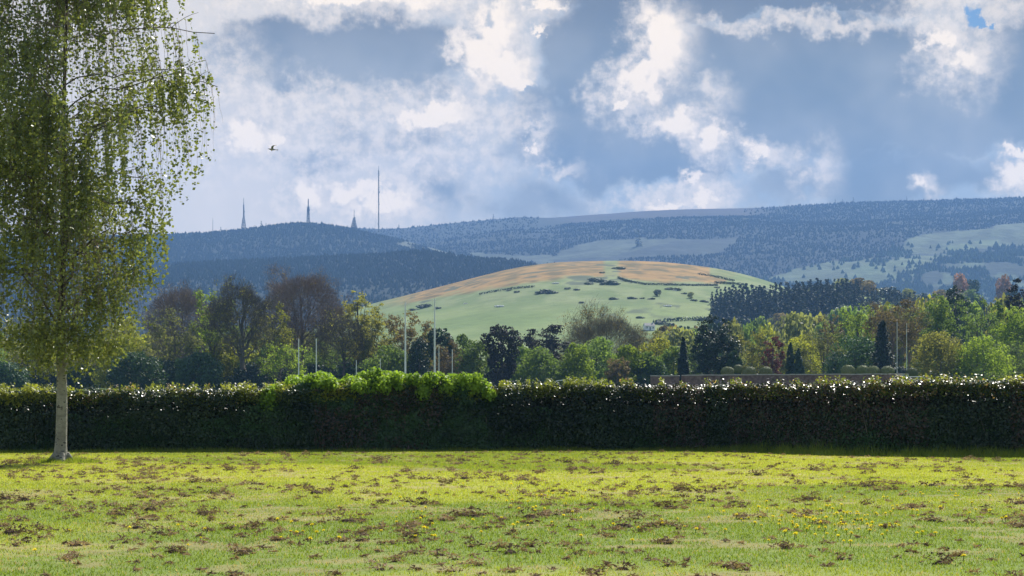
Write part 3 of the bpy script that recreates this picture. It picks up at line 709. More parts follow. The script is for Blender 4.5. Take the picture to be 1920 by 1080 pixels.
# name, px, top py, width px, distance, form, colour, label
TREES = [
 ('budding_tree', 45, 604, 170, 372, 'open', 'olive', 'olive budding tree behind the hedge at the far left edge'),
 ('budding_tree', 150, 640, 150, 366, 'open', 'olive', 'low budding tree behind the hedge just right of the birch trunk'),
 ('leafy_tree', 228, 588, 112, 350, 'leafy', 'yellow', 'bright yellow-green tree beside the hanging birch branches'),
 ('evergreen_bush', 255, 655, 110, 338, 'bush', 'teal', 'dark blue-green bush under the bright yellow-green tree'),
 ('evergreen_bush', 372, 656, 100, 336, 'bush', 'teal', 'dark blue-green bush left of the tall forked bare tree'),
 ('budding_tree', 322, 588, 112, 356, 'open', 'grey', 'rounded greyish budding tree between the two dark bushes'),
 ('bare_tree', 338, 536, 140, 420, 'bare', 'warm', 'purple-brown bare tree rising behind the greyish budding tree'),
 ('budding_tree', 398, 525, 88, 362, 'open', 'bright', 'narrow light green tree touching the tall forked bare tree'),
 ('bare_tree', 447, 524, 125, 345, 'bare', 'bark', 'tall bare tree with a thick dark forked trunk above the hedge'),
 ('budding_tree', 415, 630, 80, 362, 'leafy', 'yellow', 'small yellow-olive tree behind the thick forked trunk'),
 ('leafy_tree', 508, 560, 92, 362, 'open', 'yellow', 'yellow-green tree in the gap between the two tallest bare trees'),
 ('bare_tree', 566, 508, 165, 376, 'bare', 'warm', 'tallest and widest bare purple-brown tree on the left'),
 ('budding_tree', 528, 640, 90, 346, 'open', 'bright', 'low green budding tree just left of the first pair of white posts'),
 ('bare_tree', 640, 588, 120, 366, 'bare', 'bark', 'grey-brown bare tree right of the tallest bare tree'),
 ('thicket_tree', 610, 640, 120, 388, 'leafy', 'green', 'dull green low tree filling the space behind the bare grey-brown tree'),
 ('oak_tree', 676, 528, 82, 380, 'clumpy', 'olive', 'tall oak with separate yellow-olive leaf clouds at its top'),
 ('oak_tree', 700, 585, 85, 366, 'clumpy', 'olive', 'lower olive oak leaning against the tall clouded oak'),
 ('budding_tree', 762, 577, 96, 372, 'clumpy', 'brown', 'brown-olive budding oak behind the tallest white post'),
 ('leafy_tree', 728, 640, 100, 350, 'leafy', 'green', 'low green tree below the brown-olive oak'),
 ('bright_bush', 797, 618, 34, 384, 'leafy', 'yellow', 'small pale yellow-green treetop between the two tallest posts'),
 ('cypress', 786, 632, 46, 350, 'column', 'dark', 'dark narrow cypress between the two tallest white posts'),
 ('evergreen_tree', 826, 612, 56, 366, 'top', 'dark', 'dark rounded evergreen directly behind the right tall white post'),
 ('budding_tree', 845, 640, 62, 352, 'open', 'brown', 'pale brown budding tree behind the short pair of posts'),
 ('leafy_tree', 868, 622, 60, 380, 'leafy', 'green', 'mid green tree left of the big rounded green tree'),
 ('leafy_tree', 900, 634, 92, 350, 'leafy', 'green', 'big rounded green tree against the dark top-heavy cypress'),
 ('cypress', 942, 606, 72, 346, 'top', 'yew', 'dark purplish cypress with a knobbly heavy head'),
 ('leafy_tree', 975, 642, 60, 362, 'leafy', 'green', 'green tree immediately right of the top-heavy cypress'),
 ('cedar', 1020, 611, 88, 378, 'cedar', 'yew', 'dark flat-topped cedar with layered boughs'),
 ('leafy_tree', 1010, 645, 92, 350, 'leafy', 'green', 'clumpy green tree in front of the flat-topped cedar'),
 ('leafy_tree', 1078, 638, 76, 352, 'leafy', 'bright', 'fresh green tree under the left side of the big domed bare tree'),
 ('leafy_tree', 1118, 626, 96, 362, 'leafy', 'green', 'tall mid green tree under the middle of the domed bare tree'),
 ('domed_tree', 1135, 589, 160, 392, 'bare', 'olive', 'big domed tree with fine brown twigs standing before the grassy hill'),
 ('leafy_tree', 1178, 641, 74, 348, 'leafy', 'bright', 'brightest green tree under the right side of the domed tree'),
 ('budding_tree', 1158, 668, 44, 343, 'open', 'brown', 'small brown budding tree beside the brightest green tree'),
 ('leafy_tree', 1232, 628, 92, 384, 'leafy', 'yellow', 'yellow-green tree behind the small dark conifers in the middle'),
 ('leafy_tree', 1215, 655, 58, 350, 'leafy', 'green', 'shaded green tree right of the brightest green tree'),
 ('leafy_tree', 1262, 645, 66, 358, 'leafy', 'green', 'round green tree left of the small pointed conifer'),
 ('spruce', 1281, 633, 34, 352, 'spruce', 'con', 'small pointed dark conifer left of the big dark evergreen'),
 ('budding_tree', 1300, 640, 56, 372, 'open', 'green', 'thin green tree hugging the big dark evergreen on its left'),
 ('evergreen_tree', 1340, 594, 80, 344, 'pineclouds', 'dark', 'big dark evergreen with cloud-like boughs above the wall'),
 ('evergreen_bush', 1376, 656, 34, 338, 'bush', 'teal', 'small dark green bush at the right foot of the big evergreen'),
 ('budding_tree', 1412, 626, 84, 352, 'open', 'olive', 'pale olive budding tree left of the red tree'),
 ('red_tree', 1449, 626, 42, 338, 'open', 'red', 'small dark red leaved tree above the stone wall'),
 ('budding_tree', 1462, 640, 60, 372, 'open', 'grey', 'greyish budding tree behind the red tree'),
 ('cypress', 1482, 640, 18, 340, 'column', 'dark', 'left of two slim dark cypresses'),
 ('cypress', 1497, 652, 20, 338, 'column', 'dark', 'shorter right one of two slim dark cypresses'),
 ('leafy_tree', 1502, 622, 110, 384, 'leafy', 'yellow', 'wide yellow-green tree behind the two slim cypresses'),
 ('budding_tree', 1545, 612, 92, 362, 'open', 'grey', 'grey-green budding tree right of the slim cypresses'),
 ('bare_tree', 1558, 572, 50, 420, 'open', 'brown', 'brownish flat-topped tree left of the tall fresh green tree'),
 ('leafy_tree', 1606, 549, 74, 384, 'open', 'bright', 'tall fresh green tree above the broad dark evergreen'),
 ('evergreen_tree', 1603, 622, 118, 346, 'bush', 'teal', 'broad dark blue-green evergreen reaching the ground above the wall'),
 ('spruce', 1655, 604, 74, 340, 'spruce', 'con', 'dark pointed spruce beside the pale-trunked pine'),
 ('pine', 1676, 558, 100, 354, 'pine', 'brown', 'tall pine with a brownish crown and bare pale trunk'),
 ('pine', 1702, 566, 70, 372, 'pine', 'grey', 'second slimmer pine close behind the brownish pine'),
 ('leafy_tree', 1757, 545, 78, 376, 'leafy', 'green', 'tall clumpy green tree right of the pines'),
 ('evergreen_tree', 1792, 532, 46, 460, 'top', 'dark', 'dark pointed treetop behind the tall clumpy green tree'),
 ('leafy_tree', 1832, 556, 92, 380, 'open', 'green', 'fine-leaved green tree between the clumpy tree and the right edge'),
 ('leafy_tree', 1762, 614, 124, 344, 'leafy', 'olive', 'low rounded olive-green tree right of the railings'),
 ('leafy_tree', 1845, 622, 130, 340, 'leafy', 'bright', 'low spreading yellow-green tree near the right edge'),
 ('leafy_tree', 1908, 568, 96, 364, 'leafy', 'bright', 'tall light green tree cut by the right edge'),
 ('leafy_tree', 1900, 640, 90, 350, 'open', 'green', 'feathery green tree at the right edge below the tall light one'),
 ('pine', 1914, 513, 54, 420, 'pineclouds', 'yew', 'dark pine silhouette at the right edge, highest of the right trees'),
 ('leafy_tree', 1870, 560, 46, 440, 'leafy', 'bright', 'small light treetop left of the dark pine silhouette'),
 ('budding_tree', 1735, 600, 60, 420, 'bare', 'warm', 'thin leafless tree between the pines and the tall clumpy tree'),
 ('leafy_tree', 1985, 590, 120, 360, 'leafy', 'green', 'green tree standing past the right edge'),
 ('leafy_tree', -45, 600, 130, 360, 'leafy', 'green', 'green tree standing past the left edge'),
]
LEAFY_SEEN = 0
for i, (nm, px, py, wp, D, form, colr, lab) in enumerate(TREES):
    x = pxx(px, D); g = float(gz(x, D)); H = pyz(py, D) - g; W = wp / FPX * D
    cat = 'bush' if 'bush' in nm else ('tree' if nm in ('leafy_tree', 'budding_tree', 'bare_tree', 'red_tree', 'domed_tree', 'thicket_tree', 'evergreen_tree') else nm.replace('_', ' '))
    r = empty(nm, (x, D, g), lab, cat, 'park trees behind the hedge')
    r.rotation_euler = (0, 0, 0); sd_ = 100 + i
    if form == 'bare':
        bk = {'warm': 'bark_warm', 'bark': 'bark', 'olive': 'bark_olive'}[colr]
        lv = {'warm': ('brown', 1500), 'bark': ('olive', 1600), 'olive': ('brown', 5200)}[colr]
        make_open_tree(r, H, W, .28 if colr != 'olive' else .12, L[lv[0]] if lv[0] else None, lv[1], .26, int(11000 * min(1.4, W * H / 200)), sd_, bk, clump=.09, n1=13, n2=8, tr=H * (.030 if 'forked' in lab else .021), twig_w=.05, shell=int(7000 * min(1.3, W * H / 200)) if px != 1735 else 2000)
    elif form == 'open':
        make_open_tree(r, H, W, .14, L[colr], int(4200 * min(1.5, .4 + W * H / 200)), .30, 2600, sd_, 'bark_warm' if colr in ('brown', 'red') else 'bark', clump=.085, n1=11, n2=6)
    elif form == 'clumpy':
        make_open_tree(r, H, W, .18, L[colr], 6500, .32, 1500, sd_, 'bark', clump=.10, n1=13, n2=4, flat=.5)
    elif form == 'leafy':
        make_dense_tree(r, H, W, H * .06, L[colr], int(8000 * min(1.6, .35 + W * H / 190)), .36, 75, .15, 'dome', sd_, ragged=.22, squash=.75)
    elif form == 'bush':
        make_dense_tree(r, H, W, .3, L[colr], 7500, .38, 90, .13, 'dome', sd_, ragged=.12)
    elif form == 'column':
        make_dense_tree(r, H, W, .3, L[colr], 4500, .34, 60, .2, 'column' if W > 2.5 else 'flame', sd_, ragged=.12, squash=1.4)
    elif form == 'top':
        make_dense_tree(r, H, W, .3, L[colr], 8000, .36, 70, .15, 'top', sd_, ragged=.14)
    elif form == 'cedar':
        rs = np.random.default_rng(sd_)
        make_open_tree(r, H, W, .25, L[colr], 9500, .34, 300, sd_, 'bark', clump=.11, n1=14, n2=5, flat=.28)
    elif form == 'pineclouds':
        make_open_tree(r, H, W, .10 if px < 1900 else .3, L[colr], 13000, .36, 300, sd_, 'bark', clump=.105, n1=15, n2=6, flat=.5)
    elif form == 'spruce':
        a, b = spruce_mesh(H, W, 6500, sd_, .5)
        link_mesh('trunk', a, r, M['bark']); link_mesh('crown', b, r, L['con'])
    elif form == 'pine':
        make_open_tree(r, H, W, .45, L[colr], 4200, .30, 2200, sd_, 'bark_pale', clump=.085, n1=11, n2=6, flat=.45, tr=H * .021)

# dense dark understorey: shared bushes, one object each
UB = []; UNDER = []
for k_ in range(3):
    tmp = bpy.data.objects.new('tmp', None)
    o = make_dense_tree(None, 5.2, 8.5, .2, L['teal' if k_ == 0 else 'dark'], 4200, .42, 50, .15, 'dome', 900 + k_, trunk=False, part='understorey_bush')
    UB.append(o.data); bpy.data.objects.remove(o)
for i, px in enumerate(np.arange(-120, 2060, 44)):
    D = 352 + 46 * ((i * 37) % 10) / 10 + (26 if px > 1200 else 0)
    D = 405 if px > 1200 else D
    x = pxx(px + RNG.uniform(-12, 12), D); o = bpy.data.objects.new('understorey_bush', UB[i % 3]); COL.objects.link(o)
    s_ = RNG.uniform(.8, 1.25); o.location = (x, D, float(gz(x, D))); o.scale = (s_, s_, s_ * RNG.uniform(.8, 1.1)); o.rotation_euler = (0, 0, RNG.uniform(0, 6.28))
    UNDER.append((o, px))

# conifer plantation on the knoll
def zk(x, y): a, b = np.array([x]), np.array([y]); return float(max(z_knoll(a, b)[0], z_hill(a, b)[0], gz(a, b)[0]))
SPM = [spruce_mesh(14, 7.4, 560, 70 + k_, 1.5, .05) for k_ in range(4)]
def copy_spruce(x, y, z, s_, k_, label, cat, group, mats=('bark', 'con'), nm='plantation_spruce'):
    r = empty(nm, (x, y, z), label, cat, group, RNG.uniform(0, 6.28)); r.scale = (s_, s_, s_)
    for part, me, mt in (('trunk', SPM[k_][0], mats[0]), ('crown', SPM[k_][1], mats[1])):
        o = bpy.data.objects.new(part, me); COL.objects.link(o); o.parent = r
        if not me.materials: me.materials.append(M['bark'] if part == 'trunk' else L['con'])
TOPL = [(1335, 545), (1352, 534), (1440, 532), (1500, 524), (1560, 519), (1600, 520), (1625, 538), (1700, 545), (1760, 548)]
cnt = 0
for row, D in enumerate((1075, 1105, 1135, 1165, 1195)):
    for px in np.arange(1338, 1650 if row < 3 else 1720, 7.0):
        if cnt >= 290: break
        D2 = D + RNG.uniform(-12, 12); p_ = px + RNG.uniform(-3, 3); x = pxx(p_, D2); z = zk(x, D2)
        tp = prof(TOPL, p_) + (4 - row) * 8 + RNG.uniform(-3, 7)
        Ht = pyz(tp, D2) - z
        if Ht < 4: continue
        copy_spruce(x, D2, z - .3, min(Ht, 19) / 14, int(RNG.integers(4)), ('dark plantation conifer in the front rows right of the hill' if row < 2 else 'dark plantation conifer in the back rows, its tip on the skyline of the block'), 'conifer', 'dark conifer plantation right of the grassy hill'); cnt += 1

LM = sorted([(px, lab) for _, px, _, _, D_, _, _, lab in TREES if D_ < 400])
SHORT = {45: 'the left-edge olive tree', 228: 'the tree by the birch', 322: 'the rounded greyish tree', 447: 'the forked bare tree', 505: 'the yellow-green gap tree',
         566: 'the tallest bare tree', 640: 'the grey-brown bare tree', 676: 'the clouded oak', 762: 'the tallest goalposts', 826: 'the rounded dark evergreen', 900: 'the big rounded green tree', 942: 'the top-heavy cypress',
         1020: 'the flat-topped cedar', 1078: 'the fresh green tree', 1135: 'the domed bare tree', 1178: 'the brightest green tree', 1232: 'the yellow-green middle tree', 1281: 'the small pointed conifer', 1340: 'the big dark evergreen',
         1412: 'the pale olive tree', 1449: 'the red tree', 1490: 'the slim cypress pair', 1545: 'the grey-green budding tree', 1603: 'the broad dark evergreen', 1655: 'the pointed spruce', 1690: 'the pale-trunked pines', 1757: 'the tall clumpy tree',
         1832: 'the fine-leaved tree', 1908: 'the tall right-edge tree'}
def near(px): return SHORT[min(SHORT, key=lambda q: abs(q - px))]
USED = {}
def uniq(lab, px):
    USED[lab] = USED.get(lab, 0) + 1; k = USED[lab]
    return lab if k == 1 else lab + ', ' + {2: 'another', 3: 'a third', 4: 'a fourth', 5: 'a fifth', 6: 'a sixth', 7: 'a seventh'}.get(k, 'one more')
# shared smaller broadleaf trees for the middle distance and the lower slopes
SH = []
for k_, (cl, frm) in enumerate([('grey', 'l'), ('green', 'l'), ('yellow', 'l'), ('brown', 'l'), ('dark', 'l'), ('olive', 'l'), ('bright', 'l'), ('orange', 'l')]):
    r0 = bpy.data.objects.new('tmp', None)
    o = make_dense_tree(None, 9, 8, .4, L[cl], 900, .95, 30, .19, 'round', 500 + k_, trunk=False)
    SH.append(o.data); bpy.data.objects.remove(o)
tb = MB(); tb.tube([[0, 0, -.4], [.1, 0, 2.5], [0, .1, 6]], [.28, .2, .08], 5); SHT = tb.mesh('trunk'); SHT.materials.append(M['bark'])
def small_tree(x, y, z, H, k_, label, cat='tree', group=None, nm='distant_tree', wf=1.0):
    r = empty(nm, (x, y, z), label, cat, group, RNG.uniform(0, 6.28)); s_ = H / 9; r.scale = (s_ * wf, s_ * wf, s_)
    for part, me in (('trunk', SHT), ('crown', SH[k_])):
        o = bpy.data.objects.new(part, me); COL.objects.link(o); o.parent = r
for o, px in UNDER: props(o, uniq('dark low bush under ' + near(px), px), 'bush', 'dark understorey bushes beneath the park trees')
# backing row of ordinary trees behind the left and middle park trees
rs = np.random.default_rng(56)
for i, px in enumerate(np.arange(-60, 1240, 21)):
    p_ = px + rs.uniform(-8, 8); D = rs.uniform(415, 470); x = pxx(p_, D); z = float(gz(x, D))
    tpy = np.interp(px, [-60, 250, 420, 600, 700, 760, 830, 900, 1240], [640, 625, 612, 618, 640, 655, 668, 678, 668]) + rs.uniform(-12, 22); H = pyz(tpy, D) - z; kk = int(rs.choice([0, 1, 5, 1, 2, 0, 6]))
    small_tree(x, D, z, H, kk, uniq(TONE[kk] + ' background tree showing behind ' + near(p_), px), 'tree', 'ordinary trees filling the row behind the park trees', nm='background_tree', wf=rs.uniform(.6, .95) * min(1, 9 / H + .25))
# belt of mixed trees between the wall garden and the plantation
G1 = 'mixed trees in the middle distance below the plantation'
rs = np.random.default_rng(55)
for i in range(92):
    px = rs.uniform(1235, 1960); D = rs.uniform(520, 880)
    topy = np.interp(px, [1235, 1340, 1400, 1500, 1640, 1700, 1960], [612, 606, 600, 590, 570, 560, 552]) + rs.uniform(-8, 26)
    x = pxx(px, D); z = float(gz(x, D)); 
    top = pyz(topy, D); H = min(rs.uniform(9, 14), top - z); 
    if H < 4: continue
    zz = max(z, top - H)
    if zz > z + 1.5: H = top - z
    kk = int(rs.choice([0, 1, 2, 3, 4, 5, 0, 1]))
    small_tree(x, D, z, H, kk, uniq(('nearer ' if D < 640 else 'farther ' if D > 760 else 'middling ') + TONE[kk] + ' belt tree behind ' + near(px), px), 'tree', G1, wf=rs.uniform(.35, .6) if H > 16 else .8)
G2 = 'small trees on the knoll and low fields at right'
for i in range(80):
    px = rs.uniform(1300, 1960); D = rs.uniform(880, 1060) if i % 2 or px < 1470 else rs.uniform(1240, 1440)
    x = pxx(px, D); z = zk(x, D)
    kk = int(rs.choice([0, 1, 3, 4, 5, 0]))
    small_tree(x, D, z, rs.uniform(6, 11), kk, uniq('small ' + TONE[kk] + (' knoll-foot' if D < 1100 else ' knoll-top') + ' tree high above ' + near(px), px), 'tree', G2)
for px, py, w_, k_, lab in [(1800, 510, 34, 7, 'left one of two orange-tinted trees on the low slope at right'), (1882, 512, 30, 7, 'right one of two orange-tinted trees on the low slope at right'),
                            (1822, 522, 30, 4, 'dark round tree between the two orange-tinted trees')]:
    D = 1430; x = pxx(px, D); z = zk(x, D); H = pyz(py, D) - z
    small_tree(x, D, z, max(6, H), k_, lab, wf=w_ / FPX * D / 8 / max(.7, H / 9))
for px, py, w_, k_, lab in [(1360, 573, 28, 3, 'pale brown round tree at the left foot of the plantation'), (1295, 587, 12, 0, 'lone small tree at the bottom right of the grassy hill'),
                            (1233, 600, 14, 4, 'small dark tree near the white cottage'), (1670, 537, 40, 4, 'dark tree clump right of the plantation')]:
    D = 1215; x = pxx(px, D); z = zk(x, D); H = max(4, pyz(py, D) - z)
    small_tree(x, D, z, min(H, 14), k_, lab, wf=w_ / FPX * D / 8 / (min(H, 14) / 9))

# scrub and hedge lines on the grassy hill
def on_hill(px, py):
    Y = np.linspace(905, 1800, 900); X = (px - 960) / FPX * Y
    Z = z_hill(X, Y); P_ = HY - FPX * (Z - CAM_H) / Y
    k = np.argmin(abs(P_ - py)); return X[k], Y[k], Z[k]
G3 = 'dark gorse bushes scattered on the grassy hill'
sm = make_dense_tree(None, 3, 4.5, .1, L['gorse'], 420, .8, 16, .22, 'dome', 777, trunk=False, part='gorse_bush'); GB = sm.data; bpy.data.objects.remove(sm)
spots = [(797, 577, 2.3), (776, 582, 1.2), (820, 579, 1.2), (1010, 551, 1.5), (1022, 549, 2), (1035, 550, 1.5), (1118, 527, 2), (1130, 529, 1.7), (1142, 533, 2.2), (1150, 534, 1.6), (1105, 533, 1.3),
         (1255, 543, 1.3), (1267, 544, 1.4), (1385, 561, 1.2), (1185, 560, 1.2), (1150, 561, 1.2), (1320, 566, 1.1), (1300, 564, 1), (970, 548, 1), (955, 545, .9), (1162, 505, 1.6), (1155, 504, 1.3),
         (1283, 551, .9), (1130, 512, 1), (1065, 542, 1.1), (1080, 544, 1), (1345, 540, 1), (1222, 561, 1), (1205, 560, .8), (1090, 568, .9), (1200, 596, 1), (1310, 601, 1.3), (1330, 600, 1.6), (1240, 607, 1.7), (1255, 610, 1.4)]
for px, py, s_ in spots:
    x, y, z = on_hill(px, py); o = bpy.data.objects.new('gorse_bush', GB); COL.objects.link(o)
    o.location = (x, y, z - .2); o.scale = (s_ * 1.2, s_ * .9, s_ * .42); o.rotation_euler = (0, 0, RNG.uniform(0, 6))
    props(o, uniq(('large' if s_ > 1.5 else 'small') + ' dark gorse bush ' + ('on the hill crest' if py < 520 else 'at the edge of the bracken' if py < 541 else 'on the open green slope' if py < 590 else 'at the foot of the hill') + (', left side' if px < 1040 else ', centre' if px < 1200 else ', right side'), px), 'bush', G3)
def hill_hedge(pts, label, hh=1.8, mat='gorse'):
    mb = MB(); cs = []
    for (a, b), (c_, d) in zip(pts[:-1], pts[1:]):
        p0 = np.array(on_hill(a, b)); p1 = np.array(on_hill(c_, d)); n = int(np.linalg.norm(p1 - p0) / 1.3) + 2
        for t_ in np.linspace(0, 1, n):
            q = p0 + (p1 - p0) * t_; q[2] = z_hill(np.array([q[0]]), np.array([q[1]]))[0]; cs.append(q)
    cs = np.array(cs); m = 14; cen = np.repeat(cs, m, 0); k = np.repeat(RNG.uniform(.5, 1.2, len(cs)), m)
    dd = rand_dirs(len(cen)); cen = cen + dd * np.array([1.1, 1.1, .5 * hh]) * k[:, None] + np.array([0, 0, .45 * hh])
    mb.cards(cen, dd, .9, .8, RNG.random(len(cen))); o = mb.build('field_hedge', L[mat]); props(o, label, 'hedge')
hill_hedge([(1310, 515), (1345, 521), (1375, 528)], 'dark hedge line running down the right shoulder of the hill')
hill_hedge([(1342, 532), (1370, 533), (1400, 536)], 'short dark hedge below the bracken on the right shoulder')
hill_hedge([(1160, 522), (1175, 528), (1210, 534), (1250, 535), (1300, 536), (1345, 536)], 'long hedge under the right patch of bracken', 1.4)
hill_hedge([(900, 553), (930, 547), (972, 541), (1000, 539)], 'hedge line under the left arm of bracken', 1.6)
hill_hedge([(1225, 606), (1270, 602), (1330, 600), (1400, 601)], 'hedge along the foot of the hill near the white cottage', 2.2, 'dark')

# white specks on the hill: pale boulders
rb = MB()
for k_ in range(6):
    d = rand_dirs(26); c0 = RNG.uniform([-.45, -.6, .3], [.45, .6, .6]) + np.array([k_ * 1.0 - 2.6, 0, 0])
    th, ph_ = np.meshgrid(np.linspace(0, math.pi, 6), np.linspace(0, 2 * math.pi, 9)[:-1], indexing='ij')
    rr = RNG.uniform(.6, 1.0, th.shape) * RNG.uniform(.7, 1.2)
    V = np.stack([rr * np.sin(th) * np.cos(ph_), rr * np.sin(th) * np.sin(ph_), .8 * rr * np.cos(th)], -1).reshape(-1, 3) + c0
    F = [[i * 8 + j, i * 8 + (j + 1) % 8, (i + 1) * 8 + (j + 1) % 8, (i + 1) * 8 + j] for i in range(5) for j in range(8)]
    rb.add(V, F, .5)
M['limestone'] = rough_mat('pale_granite', (.45, .45, .43), (.65, .65, .62), 1.2, .9)
rbm = rb.mesh('boulder_heap'); rbm.materials.append(M['limestone'])
for px, py, s_, lab in [(936, 576, 1.0, 'larger heap of white boulders on the left of the green slope'), (873, 570, .5, 'small white boulder heap on the far left of the hill'), (1042, 532, .8, 'white boulders at the edge of the left bracken'),
                        (1252, 575, .8, 'pale boulders low on the right of the green slope'), (1265, 545, .5, 'small pale boulders beside dark gorse on the right')]:
    x, y, z = on_hill(px, py); o = bpy.data.objects.new('boulder_heap', rbm); COL.objects.link(o); o.location = (x, y, z); o.scale = (s_, s_, s_); props(o, lab, 'boulders')

# ------------------------------------------------------------------ walled garden, topiary, rails, cottage
def wall_piece(a, b, h, th, name, label):
    (x0, y0, z0), (x1, y1, z1) = a, b
    n = 40; t = np.linspace(0, 1, n); X = x0 + (x1 - x0) * t; Y = y0 + (y1 - y0) * t
    Z = np.array([float(gz(p, q)) for p, q in zip(X, Y)]); T = z0 + (z1 - z0) * t + .05 * (fbm(t * 30, t * 0, 3, 5) - .5)
    r = empty(name, (x0, y0, Z[0]), label, 'wall'); o0 = np.array([x0, y0, Z[0]])
    mb = MB()
    V = np.concatenate([np.stack([X, Y, Z - .3], 1), np.stack([X, Y, T], 1), np.stack([X, Y + th, T], 1), np.stack([X, Y + th, Z - .3], 1)]) - o0
    F = []
    for s_ in range(3): F += [[s_ * n + i, s_ * n + i + 1, (s_ + 1) * n + i + 1, (s_ + 1) * n + i] for i in range(n - 1)]
    F += [[0, n, 2 * n, 3 * n], [n - 1, 4 * n - 1, 3 * n - 1, 2 * n - 1]]
    mb.add(V, F); mb.build('wall_body', M['stone'], r)
    cb = MB(); L_ = math.hypot(x1 - x0, y1 - y0); rz = math.atan2(y1 - y0, x1 - x0); m = int(L_ / .8)
    for i in range(m):
        u = (i + .5) / m
        cb.box((x0 + (x1 - x0) * u - o0[0], y0 + (y1 - y0) * u + th / 2 - o0[1], np.interp(u, t, T) + .075 - o0[2] + RNG.normal(0, .012)), (L_ / m * .97, th + .12, .14), RNG.random(), 0, rz)
    cb.build('coping', M['coping'], r)
WD = 282.0
wall_piece((pxx(1220, WD), WD, pyz(706, WD)), (pxx(1274, WD - 1), WD - 1, pyz(705.5, WD)), 2.5, .5, 'garden_wall', 'short left end of the reddish rubble wall, stepped slightly lower')
wall_piece((pxx(1278, WD), WD, pyz(704.5, WD)), (pxx(1686, WD - 4), WD - 4, pyz(702, WD - 4)), 2.5, .5, 'garden_wall', 'long reddish rubble garden wall with a pale coping under the clipped bushes')
for px, top, wd, dd_, lab in [(1364, 687.5, 29, 3, 'leftmost clipped round bush behind the wall'), (1384, 684, 22, 7, 'small clipped bush tucked behind, second from the left'),
                              (1405, 687.5, 29, 3, 'clipped round bush above the wall, third from the left'), (1436, 687.5, 28, 3, 'clipped round bush closest to the red tree'),
                              (1590, 684.5, 32, 3, 'first clipped bush of the right-hand row on the wall'), (1618, 685, 28, 7, 'clipped bush half hidden behind its neighbours in the right-hand row'),
                              (1637, 686, 29, 3, 'clipped bush in the middle right of the right-hand row'), (1664, 686.5, 32, 3, 'last clipped bush of the right-hand row beside the rails'),
                              (1710, 690, 26, 6, 'dark clipped bush behind the white rails')]:
    D = WD + dd_; g = float(gz(pxx(px, D), D)); W = wd / FPX * D * .86; H = pyz(top, D) - g
    r = empty('clipped_bush', (pxx(px, D), D, g), lab, 'clipped bush', 'clipped round bushes behind the wall')
    tb = MB(); tb.tube([[0, 0, -.2], [0, 0, H - W * .5], [0, 0, H - W * .3]], [.09, .08, .04], 6); tb.build('trunk', M['bark'], r)
    n_ = 3200; dd = rand_dirs(n_); lump = .94 + .12 * fbm(dd[:, 0] * 3 + 9, dd[:, 2] * 3 + dd[:, 1] * 2, 3, int(px))
    cb_ = MB(); cb_.cards(dd * np.array([W / 2, W / 2, W * .40]) * (lump * RNG.uniform(.95, 1.02, n_))[:, None] + np.array([0, 0, H - W * .40]), dd + RNG.normal(0, .28, (n_, 3)), RNG.uniform(.10, .18, n_), .8, RNG.random(n_)); cb_.build('crown', L['box'], r)
# white rails
r = empty('handrail', (pxx(1688, 276), 276, float(gz(13, 276))), 'white metal handrail stepping down at the right end of the wall', 'handrail')
mb = MB(); o0 = np.array(r.location)
for (a, b, c_, d) in [(1684, 701.5, 1703, 701.5), (1703, 706, 1733, 706.5), (1684, 711, 1740, 712), (1690, 706, 1725, 707)]:
    p0 = np.array(PX(a, b, 276)) - o0; p1 = np.array(PX(c_, d, 276)) - o0; mb.tube(np.stack([p0, (p0 + p1) / 2, p1]), [.035] * 3, 6)
mb.build('rail', M['white_paint'], r)
for px in (1685, 1703, 1720, 1733):
    p1 = np.array(PX(px, 702 if px < 1704 else 706.5, 276)) - o0; b_ = p1.copy(); b_[2] = 0
    m2 = MB(); m2.tube(np.stack([b_, (b_ + p1) / 2, p1]), [.03] * 3, 6); m2.build('rail_post', M['white_paint'], r)

# cottage at the foot of the hill
x, y, z = on_hill(1217, 619)
r = empty('cottage', (x, y, z), 'tiny white cottage among trees at the foot of the hill', 'house', None, .25); r.scale = (.75,) * 3
M['render'] = rough_mat('white_render', (.66, .66, .64), (.78, .78, .76), 1.0, .8, bump=0)
M['slate'] = rough_mat('roof_slate', (.06, .065, .075), (.11, .115, .12), 3, .7, bump=.2)
M['pane'] = rough_mat('window_glass', (.02, .025, .03), (.03, .035, .04), 1, .15, bump=0)
mb = MB(); mb.box((0, 0, 1.3), (7, 5, 3.2)); gv = [[-3.5, -2.5, 2.9], [-3.5, 2.5, 2.9], [-3.5, 0, 4.6], [3.5, -2.5, 2.9], [3.5, 2.5, 2.9], [3.5, 0, 4.6]]
mb.add(gv, [[0, 1, 2], [3, 5, 4]]); mb.build('wall', M['render'], r)
mb = MB()
for s_ in (-1, 1): mb.add([[-3.7, s_ * 2.8, 2.75], [3.7, s_ * 2.8, 2.75], [3.7, 0, 4.72], [-3.7, 0, 4.72], [-3.7, s_ * 2.8, 2.9], [3.7, s_ * 2.8, 2.9], [3.7, 0, 4.87], [-3.7, 0, 4.87]], [[0, 1, 2, 3], [4, 7, 6, 5], [0, 4, 5, 1], [0, 3, 7, 4], [1, 5, 6, 2]])
rf = mb.build('roof', M['slate'], r)
mb = MB(); mb.box((2.6, 0, 5.1), (.7, .7, 1.2)); mb.build('chimney', M['render'], rf)
for xx in (-2.2, 2.2):
    mb = MB(); mb.box((xx, -2.52, 1.6), (.9, .08, 1.1)); mb.build('window', M['pane'], r)
mb = MB(); mb.box((0, -2.52, 1.05), (.95, .08, 2.05)); mb.build('door', M['slate'], r)

